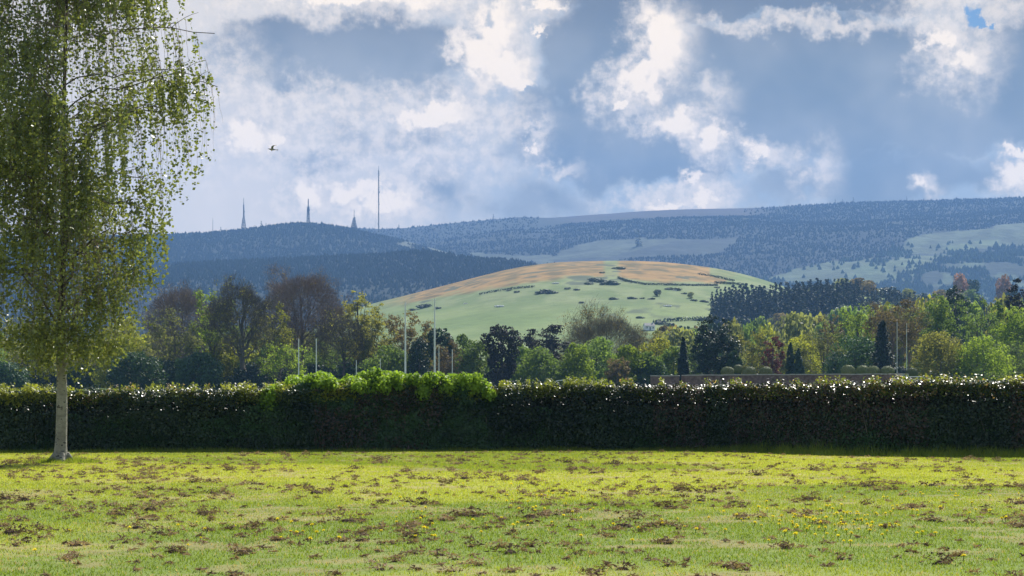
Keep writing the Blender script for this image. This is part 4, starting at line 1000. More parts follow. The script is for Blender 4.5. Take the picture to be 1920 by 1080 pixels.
# ------------------------------------------------------------------ goal posts
def goal(p1, p2, label, rad=.07, bar=2.5):
    (x0, y0, t0), (x1, y1, t1) = [(pxx(a, D), D, pyz(t_, D)) for a, t_, D in (p1, p2)]
    g0, g1 = float(gz(x0, y0)), float(gz(x1, y1))
    r = empty('goalposts', ((x0 + x1) / 2, (y0 + y1) / 2, (g0 + g1) / 2), label, 'goalposts', 'white goalposts standing on the pitch behind the hedge'); o0 = np.array(r.location)
    for x_, y_, g_, t_ in ((x0, y0, g0, t0), (x1, y1, g1, t1)):
        mb = MB(); mb.tube(np.array([[x_, y_, g_ - .2], [x_, y_, (g_ + t_) / 2], [x_, y_, t_]]) - o0, [rad * 1.15, rad, rad * .8], 8); mb.build('upright', M['white_paint'], r)
    mb = MB(); mb.tube(np.array([[x0, y0, g0 + bar], [(x0 + x1) / 2, (y0 + y1) / 2, (g0 + g1) / 2 + bar], [x1, y1, g1 + bar]]) - o0, [rad * .9] * 3, 8); mb.build('crossbar', M['white_paint'], r)
goal((760, 567, 205), (815, 560, 199.3), 'tallest pair of white goalposts, rising against the green hill', .085)
goal((560, 635, 335), (593, 635, 331), 'pair of white goalposts in front of the tallest bare tree', .085)
goal((668, 675, 300), (713, 672, 297), 'short pair of white goalposts over the bright ivy, left of the tallest pair', .055)
goal((823, 649, 300), (848, 655, 303), 'short thin pair of goalposts right of the tallest pair', .055)
goal((1682, 603, 300), (1700, 606, 304), 'pale pair of goalposts in front of the pine trunks', .04)
# small football goal seen from the side
r = empty('football_goal', (*PX(1044, 700, 250)[:2], float(gz(5, 250))), 'small white football goal just peeping over the middle of the hedge', 'football goal'); o0 = np.array(r.location)
A0, A1 = np.array(PX(1044, 714, 250)), np.array(PX(1060, 712, 250)); mid = A1 + np.array([0, 5, 0]); mid0 = A0 + np.array([0, 5, 0])
for a in (A1, A1 + np.array([0, 5.0, 0])):
    mb = MB(); b_ = a.copy(); b_[2] = o0[2] - .1; mb.tube(np.stack([b_, (a + b_) / 2, a]) - o0, [.06] * 3, 8); mb.build('post', M['white_paint'], r)
mb = MB(); mb.tube(np.stack([A1, (A1 + mid) / 2, mid]) - o0, [.06] * 3, 8); mb.build('crossbar', M['white_paint'], r)
mb = MB()
for a, b_ in ((A1, A0), (mid, mid0), (A0, mid0)): mb.tube(np.stack([a, (a + b_) / 2, b_]) - o0, [.04] * 3, 6)
for a in (A0, mid0):
    b_ = a.copy(); b_[2] = o0[2]; b_[0] -= .5; mb.tube(np.stack([b_, (a + b_) / 2, a]) - o0, [.04] * 3, 6)
mb.build('net_frame', M['white_paint'], r)

# ------------------------------------------------------------------ masts on the mountain
def mast(px, top, base, wpx, kind, label):
    D = 4215.0; x = pxx(px, D); z = pyz(base + 6, D); H = pyz(top, D) - z; W = wpx / FPX * D
    r = empty('radio_mast', (x, D, z), label, 'radio mast', 'radio masts on the mountain skyline')
    mb = MB()
    def lattice(z0, z1, w0, w1, n, t_=.35):
        for i in range(n):
            a, b = i / n, (i + 1) / n; za, zb = z0 + (z1 - z0) * a, z0 + (z1 - z0) * b; wa, wb = w0 + (w1 - w0) * a, w0 + (w1 - w0) * b
            ca = [np.array([sx * wa / 2, sy * wa / 2, za]) for sx, sy in ((-1, -1), (1, -1), (1, 1), (-1, 1))]
            cb_ = [np.array([sx * wb / 2, sy * wb / 2, zb]) for sx, sy in ((-1, -1), (1, -1), (1, 1), (-1, 1))]
            for q in range(4):
                for p0, p1 in ((ca[q], cb_[q]), (ca[q], cb_[(q + 1) % 4]), (ca[(q + 1) % 4], cb_[q]), (cb_[q], cb_[(q + 1) % 4])):
                    mb.tube(np.stack([p0, p1]), [t_, t_], 3, cap=False)
    if kind == 'guyed':
        lattice(0, H * .93, 1.8, 1.6, 34, .30); mb.tube(np.array([[0, 0, H * .93], [0, 0, H]]), [.5, .25], 6)
    elif kind == 'pole': mb.tube(np.array([[0, 0, 0], [0, 0, H * .5], [0, 0, H]]), [.55, .45, .3], 6)
    elif kind == 'tower': lattice(0, H * .42, W, W * .35, 6, .4); lattice(H * .42, H * .8, 2.2, 1.6, 8, .35); mb.tube(np.array([[0, 0, H * .8], [0, 0, H]]), [.7, .4], 6)
    elif kind == 'fat': lattice(0, H * .45, W * .9, W * .5, 6, .4); lattice(H * .45, H * .72, W * .5, W * .4, 5, .5); mb.tube(np.array([[0, 0, H * .4], [0, 0, H * .85], [0, 0, H]]), [1.2, 1.1, .9], 8)
    else: lattice(0, H * .6, W, W * .22, 7, .45); mb.tube(np.array([[0, 0, H * .55], [0, 0, H]]), [.7, .5], 6)
    mb.build('lattice_tower' if kind != 'pole' else 'pole', M['mast'], r)
    if kind == 'guyed':
        for k_ in range(3):
            g_ = MB(); a = k_ * 2.094 + .4
            for f in (.35, .62, .9): g_.tube(np.array([[0, 0, H * f], [math.cos(a) * H * .35, math.sin(a) * H * .35, -4]]), [.05, .05], 3, cap=False)
            g_.build('guy_wire', M['mast'], r)
    if kind in ('guyed', 'tower', 'fat', 'pyramid'):
        for f in ((.12, .27, .42, .6) if kind == 'guyed' else (.3, .45, .6)):
            d = MB(); a = 3.6 + f * 4; R_ = 1.6; w_ = {'guyed': 1.2, 'tower': 1.6, 'fat': 2.4, 'pyramid': 1.6}[kind]
            c0 = np.array([math.cos(a) * w_, math.sin(a) * w_ * .6 - .8, H * f]); nrm = np.array([0, -1, 0])
            d.tube(np.stack([c0, c0 + nrm * .5, c0 + nrm * .9]), [R_ * .4, R_ * .8, R_], 10); d.build('dish', M['galv'], r)
mast(399, 409, 434, 2, 'pole', 'faint short pole mast, leftmost on the mountain skyline')
mast(457, 371, 430, 10, 'tower', 'slim mast on a wide lattice base, second from the left')
mast(578, 373, 420, 8, 'fat', 'thick lattice mast on the highest point of the left mountain')
mast(664, 393, 426, 13, 'pyramid', 'short pyramid-shaped lattice tower left of the tallest mast')
mast(710, 311, 429, 4, 'guyed', 'tallest thin guyed mast on the skyline')
# conifers that stand up on the skyline
for px, py, Hh in [(414, 425, 12), (424, 427, 9), (490, 421, 14), (499, 423, 10), (478, 424, 9), (560, 416, 7), (640, 424, 8), (652, 424, 9), (748, 425, 9), (925, 411, 10), (1040, 493, 20), (1197, 452, 26), (1600, 378, 10), (1580, 381, 8), (1566, 382, 9), (1700, 375, 9), (1048, 497, 14)]:
    D = 4150 if px < 720 else 3010 if px < 1060 and py > 480 else 5560
    if px == 1197: D = 4300
    x = pxx(px, D); zf = z_mtl if D == 4150 else z_spur if D == 3010 else z_far; z = float(zf(np.array([x]), np.array([float(D)]))[0])
    if D == 3010: z = float(z_spur(np.array([x]), np.array([3000.]))[0])
    r = empty('lone_conifer', (x, D, z - 1), uniq('dark lone conifer ' + ('on the left skyline left of the thick mast' if px < 570 else 'on the left skyline by the short mast' if px < 760 else 'on the far right skyline' if px > 1500 else 'beside the hill crest' if py > 480 and px < 1100 else 'alone in the pale far clearing' if px == 1197 else 'on the middle skyline'), px), 'conifer', 'lone conifers standing out of the distant forest'); r.scale = [Hh * D / 4150 / 14 * 1.3] * 3
    for part, me in (('trunk', SPM[0][0]), ('crown', SPM[0][1])):
        o = bpy.data.objects.new(part, me); COL.objects.link(o); o.parent = r

# ------------------------------------------------------------------ bird
def bird():
    D = 120.0; r_ = empty('bird', PX(510, 280, D), 'lone brownish gull-like bird flying left above the masts', 'bird')
    mb = MB()
    # body along x, head at -x
    xs_ = np.array([-.235, -.20, -.17, -.12, -.05, .04, .12, .19, .27]); zc_ = np.array([0, .004, .008, 0, -.008, -.006, 0, .006, .008]); rr = np.array([.004, .018, .030, .034, .052, .054, .036, .020, .005])
    mb.tube(np.stack([xs_, 0 * xs_, zc_], 1), rr, 10, .4)
    for s_ in (-1, 1):
        st = [(-.06, .03 * s_, .02, .14), (-.09, .15 * s_, .085, .13), (-.03, .27 * s_, .12, .10), (.06, .38 * s_, .10, .05), (.12, .44 * s_, .08, .012)]
        V = []
        for (x_, y_, z_, ch) in st:
            for q, dz in ((0, 0), (.35, .012), (1, 0), (.35, -.010)): V.append((x_ + ch * q, y_, z_ + dz))
        F = []
        for i in range(4):
            for q in range(4): F.append([i * 4 + q, i * 4 + (q + 1) % 4, (i + 1) * 4 + (q + 1) % 4, (i + 1) * 4 + q])
        F.append([16, 17, 18, 19]); mb.add(V, F, .6, 0, True)
    mb.add([(.22, -.02, .01), (.22, .02, .01), (.34, .06, .005), (.34, -.06, .005), (.22, -.02, 0), (.22, .02, 0), (.34, .06, -.003), (.34, -.06, -.003)], [[0, 1, 2, 3], [4, 7, 6, 5], [2, 6, 7, 3], [0, 3, 7, 4], [1, 5, 6, 2]])
    me = mb.mesh('body'); o = link_mesh('body', me, r_, rough_mat('bird_feather', (.14, .12, .10), (.30, .27, .24), 12, .9, bump=0))
    b2 = MB(); b2.tube(np.array([[-.23, 0, 0], [-.265, 0, -.006]]), [.008, .002], 6); b2.build('beak', rough_mat('beak_horn', (.25, .17, .05), (.3, .2, .06), 5, .5, bump=0), r_)
    r_.rotation_euler = (math.radians(-16), math.radians(4), math.radians(22)); r_.scale = (1.05,) * 3
bird()

# ------------------------------------------------------------------ hedge
def hedge_front(x): return np.interp(x, [-30, -15, -7, 0, 5, 7.2, 8.8, 10.5, 13, 16, 30], [62.0, 61.5, 63.0, 65.2, 65.4, 64.2, 61.2, 59.0, 57.6, 57.0, 56.5])
def hedge_top(x):
    px = 960 + FPX * x / hedge_front(x)
    py = np.interp(px, [-600, 0, 540, 700, 920, 1000, 1300, 1400, 1600, 1750, 1920, 2600], [734, 733, 731, 727, 726, 722, 722, 721, 719, 715, 713, 712])
    return CAM_H + (HY - py) / FPX * (hedge_front(x) + .8)
HX0, HX1 = -24.0, 24.0
r = empty('hedge', (0, 64, 0), 'long dark clipped hedge of mixed glossy leaves crossing the whole view', 'hedge')
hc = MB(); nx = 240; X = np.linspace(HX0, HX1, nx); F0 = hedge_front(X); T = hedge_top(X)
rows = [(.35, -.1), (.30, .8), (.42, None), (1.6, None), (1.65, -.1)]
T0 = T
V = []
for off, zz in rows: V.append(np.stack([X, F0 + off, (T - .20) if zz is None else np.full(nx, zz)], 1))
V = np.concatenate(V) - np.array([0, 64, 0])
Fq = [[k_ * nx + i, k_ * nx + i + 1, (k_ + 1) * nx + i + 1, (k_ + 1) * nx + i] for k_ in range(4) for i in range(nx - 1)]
hc.add(V, Fq); hc.build('shade_core', rough_mat('hedge_inside', (.010, .010, .008), (.022, .020, .014), 6, 1.0, spec=0), r)  # solid near-black core; the shade inside the hedge is in its colour
# stems
for_st = MB()
for x in np.arange(HX0, HX1, .28):
    x_ = x + RNG.uniform(-.1, .1); f = float(hedge_front(x_)); e = np.array([x_ + RNG.normal(0, .2), f + .15 + RNG.uniform(0, .2), float(hedge_top(x_)) * RNG.uniform(.5, .95)])
    p0 = np.array([x_, f + .25, -.05]); for_st.tube(np.stack([p0, (p0 + e) / 2 + RNG.normal(0, .08, 3), e]) - np.array([0, 64, 0]), [.022, .014, .005], 4, cap=False)
for_st.build('stems', M['bark'], r)
def hedge_leaves(n, front_share=.6):
    nf = int(n * front_share); x = RNG.uniform(HX0, HX1, n); f = hedge_front(x); T_ = hedge_top(x)
    lump = .28 * (fbm(x / 1.4, RNG.random(n) * 0 + 3, 3, 301) - .5)
    pos = np.zeros((n, 3)); pos[:, 0] = x
    # front face
    zf = RNG.random(n) ** .85 * T_
    bulge = .55 * (fbm(x / 1.1, zf / .8, 4, 302) - .5) + .10 * np.sin(zf / T_ * 3.1)
    depth = RNG.random(n) ** 1.6 * .30
    pos[:, 1] = f + depth - bulge * 1.2; pos[:, 2] = zf
    nr = np.stack([RNG.normal(0, .6, n), -1 + RNG.normal(0, .5, n), .35 + RNG.normal(0, .5, n)], 1)
    up_ = (zf > T_ - .65) & (RNG.random(n) < .6); nr[up_] = np.array([.31, -.42, .74]) + RNG.normal(0, .33, (up_.sum(), 3))     # upper leaves tilt to the light
    # top
    k = np.arange(n) >= nf; m = k.sum()
    pos[k, 1] = f[k] - .05 + RNG.random(m) * 1.75
    shoot = (RNG.random(m) ** 7) * .30 * sstep(fbm(x[k] / .7, pos[k, 1] / .7, 3, 303), .4, .7)
    pos[k, 2] = T_[k] + lump[k] * .5 - .16 * RNG.random(m) + shoot - .12 * (pos[k, 1] < f[k] + .15)
    nr[k] = np.stack([RNG.normal(0, .7, m), RNG.normal(0, .7, m) - .2, 1 + RNG.normal(0, .4, m)], 1)
    sp = fbm(x / 1.9, pos[:, 2] / 1.2, 4, 304)
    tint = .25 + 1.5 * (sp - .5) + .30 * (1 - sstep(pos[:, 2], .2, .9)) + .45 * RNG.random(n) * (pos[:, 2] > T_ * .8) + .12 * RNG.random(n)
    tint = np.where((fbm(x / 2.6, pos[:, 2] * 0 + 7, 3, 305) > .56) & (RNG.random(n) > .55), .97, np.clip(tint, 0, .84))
    return pos - np.array([0, 64, 0]), nr, tint
pos, nr, tint = hedge_leaves(170000, .62)
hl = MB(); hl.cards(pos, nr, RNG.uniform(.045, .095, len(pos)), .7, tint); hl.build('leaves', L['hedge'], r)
# greener lower growth: brambles and goosegrass threading the foot of the hedge
n = 60000; x = RNG.uniform(HX0, HX1, n); z = RNG.random(n) ** 1.3 * (.45 + 1.3 * fbm(x / 1.5, x * 0 + 4, 3, 351)); y = hedge_front(x) - .02 - .40 * (fbm(x / .9, z / .6, 3, 352) - .5) + RNG.random(n) * .14
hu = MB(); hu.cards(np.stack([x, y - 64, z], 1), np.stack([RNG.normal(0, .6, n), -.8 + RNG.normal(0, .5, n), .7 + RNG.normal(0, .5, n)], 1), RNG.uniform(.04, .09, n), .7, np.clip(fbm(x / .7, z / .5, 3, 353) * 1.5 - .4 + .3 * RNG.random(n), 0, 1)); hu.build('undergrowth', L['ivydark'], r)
# young sunlit shoots over the clipped top and the rounded front shoulder
n = 95000; x = RNG.uniform(HX0, HX1, n); f = hedge_front(x); T_ = hedge_top(x); u = RNG.random(n)
sh = .25 * fbm(x / 1.3, f * 0 + 9, 3, 331) + .75 * fbm(x / .13, f * 0 + 2, 3, 341); dep = np.where(u < .5, RNG.random(n) ** 1.3 * .30, .2 + RNG.random(n) * 1.5)
dropz = np.where(u < .5, (1 - dep / .30) ** 1.6 * .42 * RNG.random(n), .05 * RNG.random(n))
z = T_ - dropz - .06 + .30 * (sh - .5) + (RNG.random(n) ** 5) * .26 * sstep(sh, .4, .6)
y = f + dep - .06 - .12 * (sh - .5)
mixn = fbm(x / 1.6, z, 3, 332)
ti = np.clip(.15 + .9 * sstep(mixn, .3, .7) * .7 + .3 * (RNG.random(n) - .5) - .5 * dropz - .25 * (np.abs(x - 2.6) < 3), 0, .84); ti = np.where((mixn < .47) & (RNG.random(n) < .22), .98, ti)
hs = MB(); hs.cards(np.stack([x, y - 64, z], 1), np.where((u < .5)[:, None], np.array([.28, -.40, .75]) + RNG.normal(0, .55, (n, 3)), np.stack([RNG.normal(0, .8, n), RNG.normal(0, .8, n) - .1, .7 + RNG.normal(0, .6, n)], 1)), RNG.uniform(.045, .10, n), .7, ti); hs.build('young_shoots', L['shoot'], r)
# ivy overgrowth
def ivy(x0, x1, topf, n, label, seed):
    rs = np.random.default_rng(seed); xc = (x0 + x1) / 2; f0 = float(hedge_front(xc))
    r = empty('ivy', (xc, f0 + .8, 0), label, 'ivy', 'bright ivy growing over the hedge')
    K = max(14, int((x1 - x0) * 34)); lx = rs.uniform(x0, x1, K); T_ = topf(lx); u = rs.random(K)
    top_k = u < 1.1
    lz = np.where(top_k, T_ - rs.uniform(.08, .46, K) - .10 * fbm(lx / .5, lx * 0, 2, 8), T_ - .25 - rs.random(K) ** 1.0 * (T_ - .5))
    ly = np.where(top_k, rs.uniform(-.1, 1.5, K), rs.uniform(-.08, .12, K)) + hedge_front(lx)
    lr = rs.uniform(.10, .27, K)
    li = rs.choice(K, n, p=lr ** 2 / (lr ** 2).sum()); dd = rs.normal(size=(n, 3)); dd[:, 2] += .2; dd /= np.linalg.norm(dd, axis=1)[:, None]
    cen = np.stack([lx, ly, lz], 1)[li] + dd * (lr[li] * rs.uniform(.45, 1.25, n))[:, None]; cen[:, 2] = np.maximum(cen[:, 2], .03)
    lt = rs.random(K)
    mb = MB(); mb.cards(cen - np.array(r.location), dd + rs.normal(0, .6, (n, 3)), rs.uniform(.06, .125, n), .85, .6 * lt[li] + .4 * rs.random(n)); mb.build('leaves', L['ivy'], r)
    m = int(7500 * (x1 - x0)); x = rs.uniform(x0, x1, m) + rs.normal(0, .45, m) * (rs.random(m) < .5); x = np.where((x > x0 - 1) & (x < x1 + 1), x, rs.uniform(x0, x1, m)); tz = topf(x) - .22; z = rs.random(m) * tz
    bul = .30 * (fbm(x / .5, z / .45, 4, 400 + seed) - .5)
    pp = np.stack([x, hedge_front(x) + .02 - bul * 1.3 + rs.random(m) ** 2 * .2, z], 1)
    mb = MB(); mb.cards(pp - np.array(r.location), np.stack([rs.normal(0, .6, m), -1 + rs.normal(0, .5, m), .5 + rs.normal(0, .5, m)], 1), rs.uniform(.05, .10, m), .85, .7 * fbm(x / .6, z / .5, 3, 9) + .3 * rs.random(m)); mb.build('shaded_leaves', L['ivydark'], r)  # front sheet of ivy, its shade put into the darker leaf colour
    sb = MB()
    for x_ in np.arange(x0 + .1, x1, .5):
        f = float(hedge_front(x_)); z1 = float(topf(np.array([x_]))[0]) * .8
        sb.tube(np.array([[x_, f + .2, 0], [x_ + rs.normal(0, .1), f + .05, z1 * .5], [x_ + rs.normal(0, .2), f + .2, z1]]) - np.array(r.location), [.03, .02, .008], 4, cap=False)
    sb.build('stems', M['bark'], r)
def ivy_top_px(x):
    D_ = hedge_front(x) + .6; px = 960 + FPX * x / D_
    py = np.interp(px, [540, 548, 565, 600, 625, 640, 665, 690, 705, 730, 760, 780, 800, 812, 835, 870, 900, 918, 924], [728, 713, 707, 703, 707, 713, 708, 702, 700, 697, 703, 702, 707, 703, 701, 703, 710, 721, 730])
    return CAM_H + (HY - py) / FPX * D_
ivy(pxx(544, 63.8), pxx(802, 65), ivy_top_px, 36000, 'wide mound of bright green ivy on the left-centre of the hedge', 1)
ivy(pxx(806, 65), pxx(921, 65.5), ivy_top_px, 17000, 'rounded mound of bright ivy at the right end of the ivy stretch', 2)
ivy(pxx(503, 63.5), pxx(541, 63.8), lambda x: CAM_H + (HY - np.interp(960 + FPX * x / 64.0, [503, 512, 525, 536, 541], [733, 725, 722, 725, 734])) / FPX * 64 + 0 * x, 5200, 'small round cushion of ivy left of the wide ivy mound', 3)

# ------------------------------------------------------------------ grass
def scatter_view(n, y0, y1, power, margin=1.15):
    Y = y0 + (y1 - y0) * RNG.random(n) ** power; X = RNG.uniform(-1, 1, n) * (.25 * Y * margin + 2.6); return X, Y
gb = MB(); n = 800000
X, Y = scatter_view(n, 16.5, 66.5, .82); k = Y < hedge_front(X) + .5; X, Y = X[k], Y[k]; n = len(X)
Z = gz(X, Y); th = thatch(X, Y); lu = lush(X, Y)
keep = RNG.random(n) > th * .5; X, Y, Z, th, lu = X[keep], Y[keep], Z[keep], th[keep], lu[keep]; n = len(X)
hgt = RNG.uniform(.018, .046, n) * (1 - .45 * th) * (.8 + .5 * fbm(X / .6, Y / .6, 2, 55)); d = np.stack([RNG.normal(0, .5, n), RNG.normal(0, .5, n), np.ones(n)], 1)
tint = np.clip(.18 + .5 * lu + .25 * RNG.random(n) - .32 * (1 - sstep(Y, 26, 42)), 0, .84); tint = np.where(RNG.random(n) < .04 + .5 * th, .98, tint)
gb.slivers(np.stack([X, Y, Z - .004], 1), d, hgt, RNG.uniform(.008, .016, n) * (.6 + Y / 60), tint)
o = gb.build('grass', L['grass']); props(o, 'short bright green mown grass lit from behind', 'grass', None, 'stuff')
# rough grass under the hedge
gb = MB(); n = 60000; X = RNG.uniform(HX0, HX1, n); dist = RNG.random(n) ** 1.4
band = .5 + 1.4 * np.interp(X, [-24, -12, 5, 8, 12, 24], [.5, .5, .25, 1.9, 1.1, .7]); Y = hedge_front(X) + .2 - dist * band
tuft = fbm(X / .7, Y / .5, 3, 66); ok = RNG.random(n) < sstep(tuft, .3, .6) + .25; X, Y, dist, tuft = X[ok], Y[ok], dist[ok], tuft[ok]; n = len(X)
hg = RNG.uniform(.08, .26, n) * (1.15 - .8 * dist) * (.5 + tuft) * np.interp(X, [-24, 5, 8, 24], [.7, .7, 1.6, 1.1])
gb.slivers(np.stack([X, Y, gz(X, Y) - .01], 1), np.stack([RNG.normal(0, .35, n), RNG.normal(0, .35, n) - .1, np.ones(n)], 1), hg, RNG.uniform(.012, .028, n), RNG.uniform(0, .6, n))
bx, by = -11.37, 51.8                       # tufts round the birch foot
n = 5200; a = RNG.uniform(0, 6.28, n); rr = np.abs(RNG.normal(0, .42, n)) + .14; X = bx + np.cos(a) * rr * 1.25; Y = by + np.sin(a) * rr
tf = fbm(X / .35, Y / .35, 3, 88)
gb.slivers(np.stack([X, Y, gz(X, Y) - .01], 1), np.stack([RNG.normal(0, .4, n), RNG.normal(0, .4, n), np.ones(n)], 1), RNG.uniform(.05, .2, n) * (.4 + 1.2 * tf) * np.clip(1.3 - rr, .3, 1), RNG.uniform(.012, .022, n), RNG.uniform(0, .5, n))
o = gb.build('rough_grass', L['grass']); props(o, 'longer rough grass along the hedge foot and round the birch', 'grass', None, 'stuff')

# brown mowing clumps
M['clump'] = leaf_mat('dry_clippings', (.060, .043, .033), (.38, .27, .19), trans=.25, rough=.95, spec=.05, vary=0)
cb = MB(); n = 6600; X, Y = scatter_view(n, 17, 62.5, .9)
ok = (RNG.random(n) < .16 + .6 * sstep(fbm(X / 1.7 + 5, Y / 2.3, 4, 97), .42, .66)) & (Y < hedge_front(X) - 1.8); X, Y = X[ok], Y[ok]; n = len(X)
sz = np.clip(RNG.lognormal(-2.95, .62, n), .03, .24); cnt_ = (14 + 900 * sz ** 1.5).astype(int)
ci = np.repeat(np.arange(n), cnt_); m = len(ci); g = RNG.normal(0, .5, (m, 2)); rad2 = (g ** 2).sum(1)
px_ = X[ci] + g[:, 0] * sz[ci] * 1.25; py_ = Y[ci] + g[:, 1] * sz[ci] * .9
hh = np.clip(.55 * sz[ci], .02, .12) * np.exp(-rad2 * 1.2) * RNG.uniform(.1, 1.15, m)
dark = np.clip(RNG.random(n)[ci] * .6 + .5 * RNG.random(m) - .2 * (sz[ci] > .15), 0, 1)
cb.slivers(np.stack([px_, py_, gz(px_, py_) + hh + .012], 1), np.stack([RNG.normal(0, 1, m), RNG.normal(0, 1, m), RNG.normal(.05, .35, m)], 1), RNG.uniform(.02, .08, m), RNG.uniform(.010, .03, m), dark)
# low mound under each clump
big = np.where(sz > .07)[0]; mv = []; mf = []; mtint = []
for q, i in enumerate(big):
    th_ = np.arange(7) * .8976; j = RNG.uniform(.7, 1.2, 7); s_ = sz[i]
    zz = float(gz(X[i], Y[i])); V = [[X[i] + math.cos(a) * s_ * .55 * b, Y[i] + math.sin(a) * s_ * .4 * b, zz + .002] for a, b in zip(th_, j)] + [[X[i] + math.cos(a + .3) * s_ * .3 * b, Y[i] + math.sin(a + .3) * s_ * .22 * b, zz + min(.17 * s_ * b, .055)] for a, b in zip(th_, j)] + [[X[i], Y[i], zz + min(.22 * s_, .06)]]
    b0 = len(mv); mv += V
    for k_ in range(7):
        k2 = (k_ + 1) % 7; mf += [[b0 + k_, b0 + k2, b0 + 7 + k2], [b0 + k_, b0 + 7 + k2, b0 + 7 + k_], [b0 + 7 + k_, b0 + 7 + k2, b0 + 14]]
cb.add(mv, mf, .16)
o = cb.build('clippings', M['clump']); props(o, 'brown clumps of dried clippings and thrown soil all over the lawn', 'clippings', None, 'stuff')

# dandelions
M['petal'] = leaf_mat('dandelion_petal', (.80, .66, .03), (.88, .80, .12), trans=.35, rough=.6, spec=.1, ty=(1.1, 1.1, .7), vary=.12)
mb = MB(); n = 46; a = RNG.uniform(0, 6.28, n); e = RNG.uniform(.1, 1.3, n)
dd = np.stack([np.cos(a) * np.cos(e), np.sin(a) * np.cos(e), np.sin(e)], 1)
mb.slivers(np.tile([0, 0, .055], (n, 1)), dd, .026, .012, RNG.random(n)); FH = mb.mesh('flower_head'); FH.materials.append(M['petal'])
mb = MB(); mb.tube(np.array([[0, 0, -.01], [.004, 0, .03], [0, 0, .056]]), [.004, .0035, .003], 5); FS = mb.mesh('stem'); FS.materials.append(L['green'])
rs = np.random.default_rng(12); placed = 0
patches = [(1490, 975, 120, 30, 60), (1640, 985, 160, 35, 46), (1540, 1000, 70, 18, 20), (960, 965, 160, 28, 30), (760, 985, 90, 25, 16), (1180, 985, 90, 26, 14), (1840, 960, 80, 40, 16), (300, 1005, 220, 30, 12), (1000, 930, 260, 35, 22), (1720, 940, 170, 25, 18), (560, 1010, 60, 20, 8)]
for cx, cy, sx, sy, m in patches:
    for i in range(m):
        qx, qy = rs.normal(cx, sx * .7), rs.normal(cy, sy * .7)
        if not (900 < qy < 1076 and 0 < qx < 1915): continue
        D = CAM_H * FPX / (qy - HY); x = pxx(qx, D)
        rt = empty('dandelion', (x, D, float(gz(x, D))), 'yellow dandelion flower open in the mown grass', 'dandelion', 'dandelions scattered over the lawn')
        s_ = rs.uniform(.7, 1.15); rt.scale = (s_ * 1.15, s_ * 1.15, s_); rt.rotation_euler = (rs.normal(0, .2), rs.normal(0, .2), rs.uniform(0, 6))
        for part, me in (('flower_head', FH), ('stem', FS)):
            o = bpy.data.objects.new(part, me); COL.objects.link(o); o.parent = rt

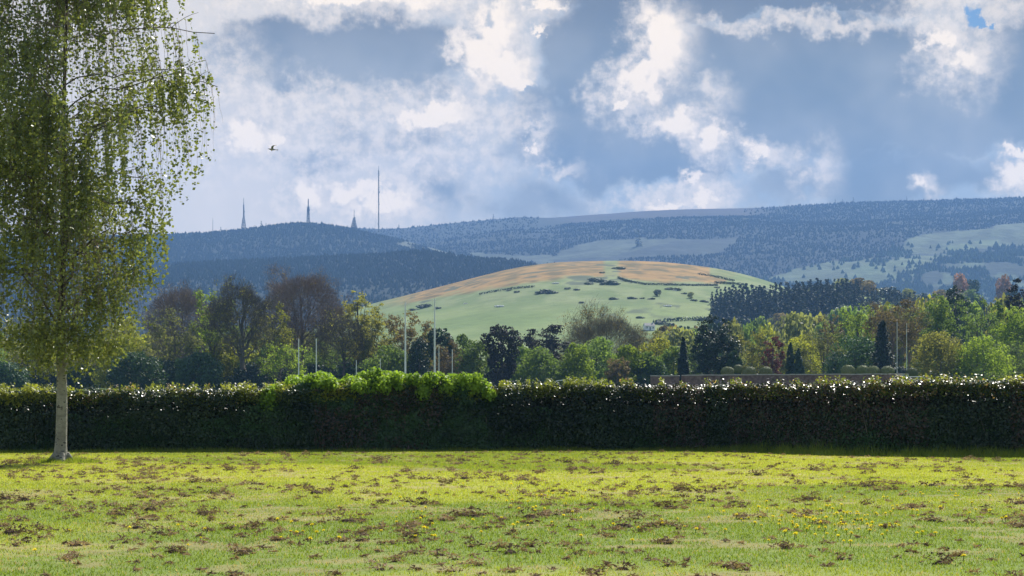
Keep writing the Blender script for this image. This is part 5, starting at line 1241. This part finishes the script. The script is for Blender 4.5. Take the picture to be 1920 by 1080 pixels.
# ------------------------------------------------------------------ birch
def birch():
    rs = np.random.default_rng(31)
    r = empty('birch_tree', (bx, by, float(gz(bx, by))), 'large weeping silver birch with a pale trunk at the left, branches hanging into view', 'tree')
    tb = MB(); H = 16.5
    z = np.array([-.15, .0, .12, .3, .8, 1.6, 2.6, 3.6, 5, 7, 9, 11.5, 14, 16.3]); rad = np.array([.26, .235, .19, .155, .142, .132, .11, .10, .085, .066, .05, .036, .022, .010])
    P = np.stack([.02 * np.sin(z * 1.3) + .012 * z - .03, .05 * np.sin(z * .7), z], 1); zz = np.linspace(z[0], z[-1], 60)
    Pf = np.stack([np.interp(zz, z, P[:, i]) for i in range(3)], 1); rf = np.interp(zz, z, rad) * (1 + rs.normal(0, .02, 60))
    tb.tube(Pf, rf, 14)
    for a in (2.6, 3.3, .4, 5.0):
        tb.tube(np.array([[math.cos(a) * .12, math.sin(a) * .12, .22], [math.cos(a) * .27, math.sin(a) * .24, .05], [math.cos(a) * .42, math.sin(a) * .36, -.06]]), [.09, .07, .03], 7)
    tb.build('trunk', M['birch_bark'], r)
    def rmax(zv): return np.interp(zv, [0, 3, 4.4, 6, 7.5, 8.3, 9.3, 10.2, 11.5, 13, 14.5, 16.5], [.9, 1.5, 2.1, 2.5, 3.2, 3.7, 4.25, 4.35, 4.1, 3.6, 2.5, .6])
    def zmin(rv): return np.interp(rv, [0, .8, 1.4, 2.0, 2.4, 2.8, 3.3, 3.75, 4.3, 5], [1.9, 2.25, 2.6, 3.3, 4.4, 5.9, 7.0, 7.9, 8.9, 10])
    bb = MB(); strands = []
    limbs = []
    for i in range(56):
        zs = 2.7 + 12.6 * ((i + rs.random()) / 56) ** .95; a = i * 2.39996 + rs.normal(0, .25)
        ze = min(zs + rs.uniform(1.0, 3.2) * (1 - zs / 20), 16.0); R = float(rmax(ze)) * rs.uniform(.6, .92)
        st = np.array([np.interp(zs, z, P[:, 0]), np.interp(zs, z, P[:, 1]), zs]); dirn = np.array([math.cos(a), math.sin(a), 0])
        mid = st + dirn * R * .45 + np.array([0, 0, (ze - zs) * .85]); end = st + dirn * R; end[2] = ze - rs.uniform(.1, .7)
        c_ = bezier(st, mid, end, 9); c_[1:-1] += rs.normal(0, .06, (7, 3)); r0 = np.interp(zs, z, rad) * rs.uniform(.32, .52)
        bb.tube(c_, np.linspace(r0, .010, 9), 6, cap=False); limbs.append((c_, r0))
        for j in range(9):
            t_ = rs.uniform(.15, .98) * 8; k0 = int(t_); p = c_[k0] + (c_[min(8, k0 + 1)] - c_[k0]) * (t_ % 1)
            d = dirn * rs.uniform(.3, 1) + np.array([rs.normal(0, .7), rs.normal(0, .7), rs.uniform(-.1, .6)]); L_ = rs.uniform(.4, 1.2)
            e = p + d / np.linalg.norm(d) * L_; q = np.hypot(e[0], e[1]); lim = float(rmax(e[2]))
            if q > lim: e[:2] *= lim / q
            m_ = (p + e) / 2 + np.array([0, 0, .12]); c2 = bezier(p, m_, e, 5); bb.tube(c2, np.linspace(.011, .004, 5), 4, cap=False)
            for k_ in range(6): strands.append(c2[rs.integers(1, 5)] + rs.normal(0, .05, 3))
        for k_ in range(7): strands.append(c_[rs.integers(2, 9)] + rs.normal(0, .03, 3))
    for k_ in range(260):       # short pendulous shoots close round the stem
        a_ = rs.uniform(math.pi, 2 * math.pi) if k_ % 3 else rs.uniform(0, 6.28); z_ = rs.uniform(3.2, 13); q_ = rs.uniform(.2, 1.0)
        strands.append(np.array([np.interp(z_, z, P[:, 0]) + math.cos(a_) * q_, math.sin(a_) * q_, z_]))
    # hanging strands
    cen = []; nrm = []; st_id = []; tw = MB()
    for si, s0 in enumerate(strands):
        rv = math.hypot(s0[0], s0[1]); zm = float(zmin(rv)) + rs.exponential(.35)
        Lh = min(rs.uniform(.8, 3.6), s0[2] - zm)
        if Lh < .25: Lh = rs.uniform(.2, .5)
        n = max(4, int(Lh / .14)); u = np.linspace(0, 1, n)[:, None]; out = np.array([s0[0], s0[1], 0]) / (rv + 1e-6)
        P_ = s0 + out * .18 * np.sqrt(u) * min(1, Lh) + np.array([0, 0, -1]) * Lh * u + np.cumsum(rs.normal(0, .018, (n, 3)), 0) * np.array([1, 1, .2])
        if si % 2 == 0: tw.tube(P_, np.linspace(.0045, .002, n), 3, cap=False)
        m = max(4, int(Lh * rs.uniform(14, 26))); nc = max(2, int(Lh / .17)); k = np.clip((rs.integers(0, nc, m) + rs.normal(.5, .16, m)) / nc, 0, .999) * (n - 1); k0 = k.astype(int); fr = (k - k0)[:, None]
        p = P_[k0] * (1 - fr) + P_[np.minimum(k0 + 1, n - 1)] * fr + rs.normal(0, .05, (m, 3)) - np.array([0, 0, .03])
        gap = fbm(p[:, 0] * 1.1 + p[:, 1] * .8 + 40, p[:, 2] * .75, 3, 501); kk = rs.random(m) < .20 + sstep(gap, .40, .54); p = p[kk]; m = len(p)
        if m == 0: continue
        cen.append(p); nr = rs.normal(0, 1, (m, 3)); nr[:, 2] *= .5; nrm.append(nr); st_id.append(np.full(m, rs.random()))
    cen = np.concatenate(cen); nrm = np.concatenate(nrm); sid = np.concatenate(st_id)
    bb.build('branches', M['bark'], r); tw.build('hanging_twigs', M['bark_warm'], r)
    lb = MB(); up = np.zeros_like(cen); up[:] = (0, 0, 1); up += rs.normal(0, .5, up.shape)
    lb.cards(cen, nrm, rs.uniform(.065, .12, len(cen)), .72, .5 * sid + .5 * rs.random(len(cen)), up=np.cross(nrm, up)); lb.build('leaves', L['birch'], r)
    print('birch leaves', len(cen))
birch()
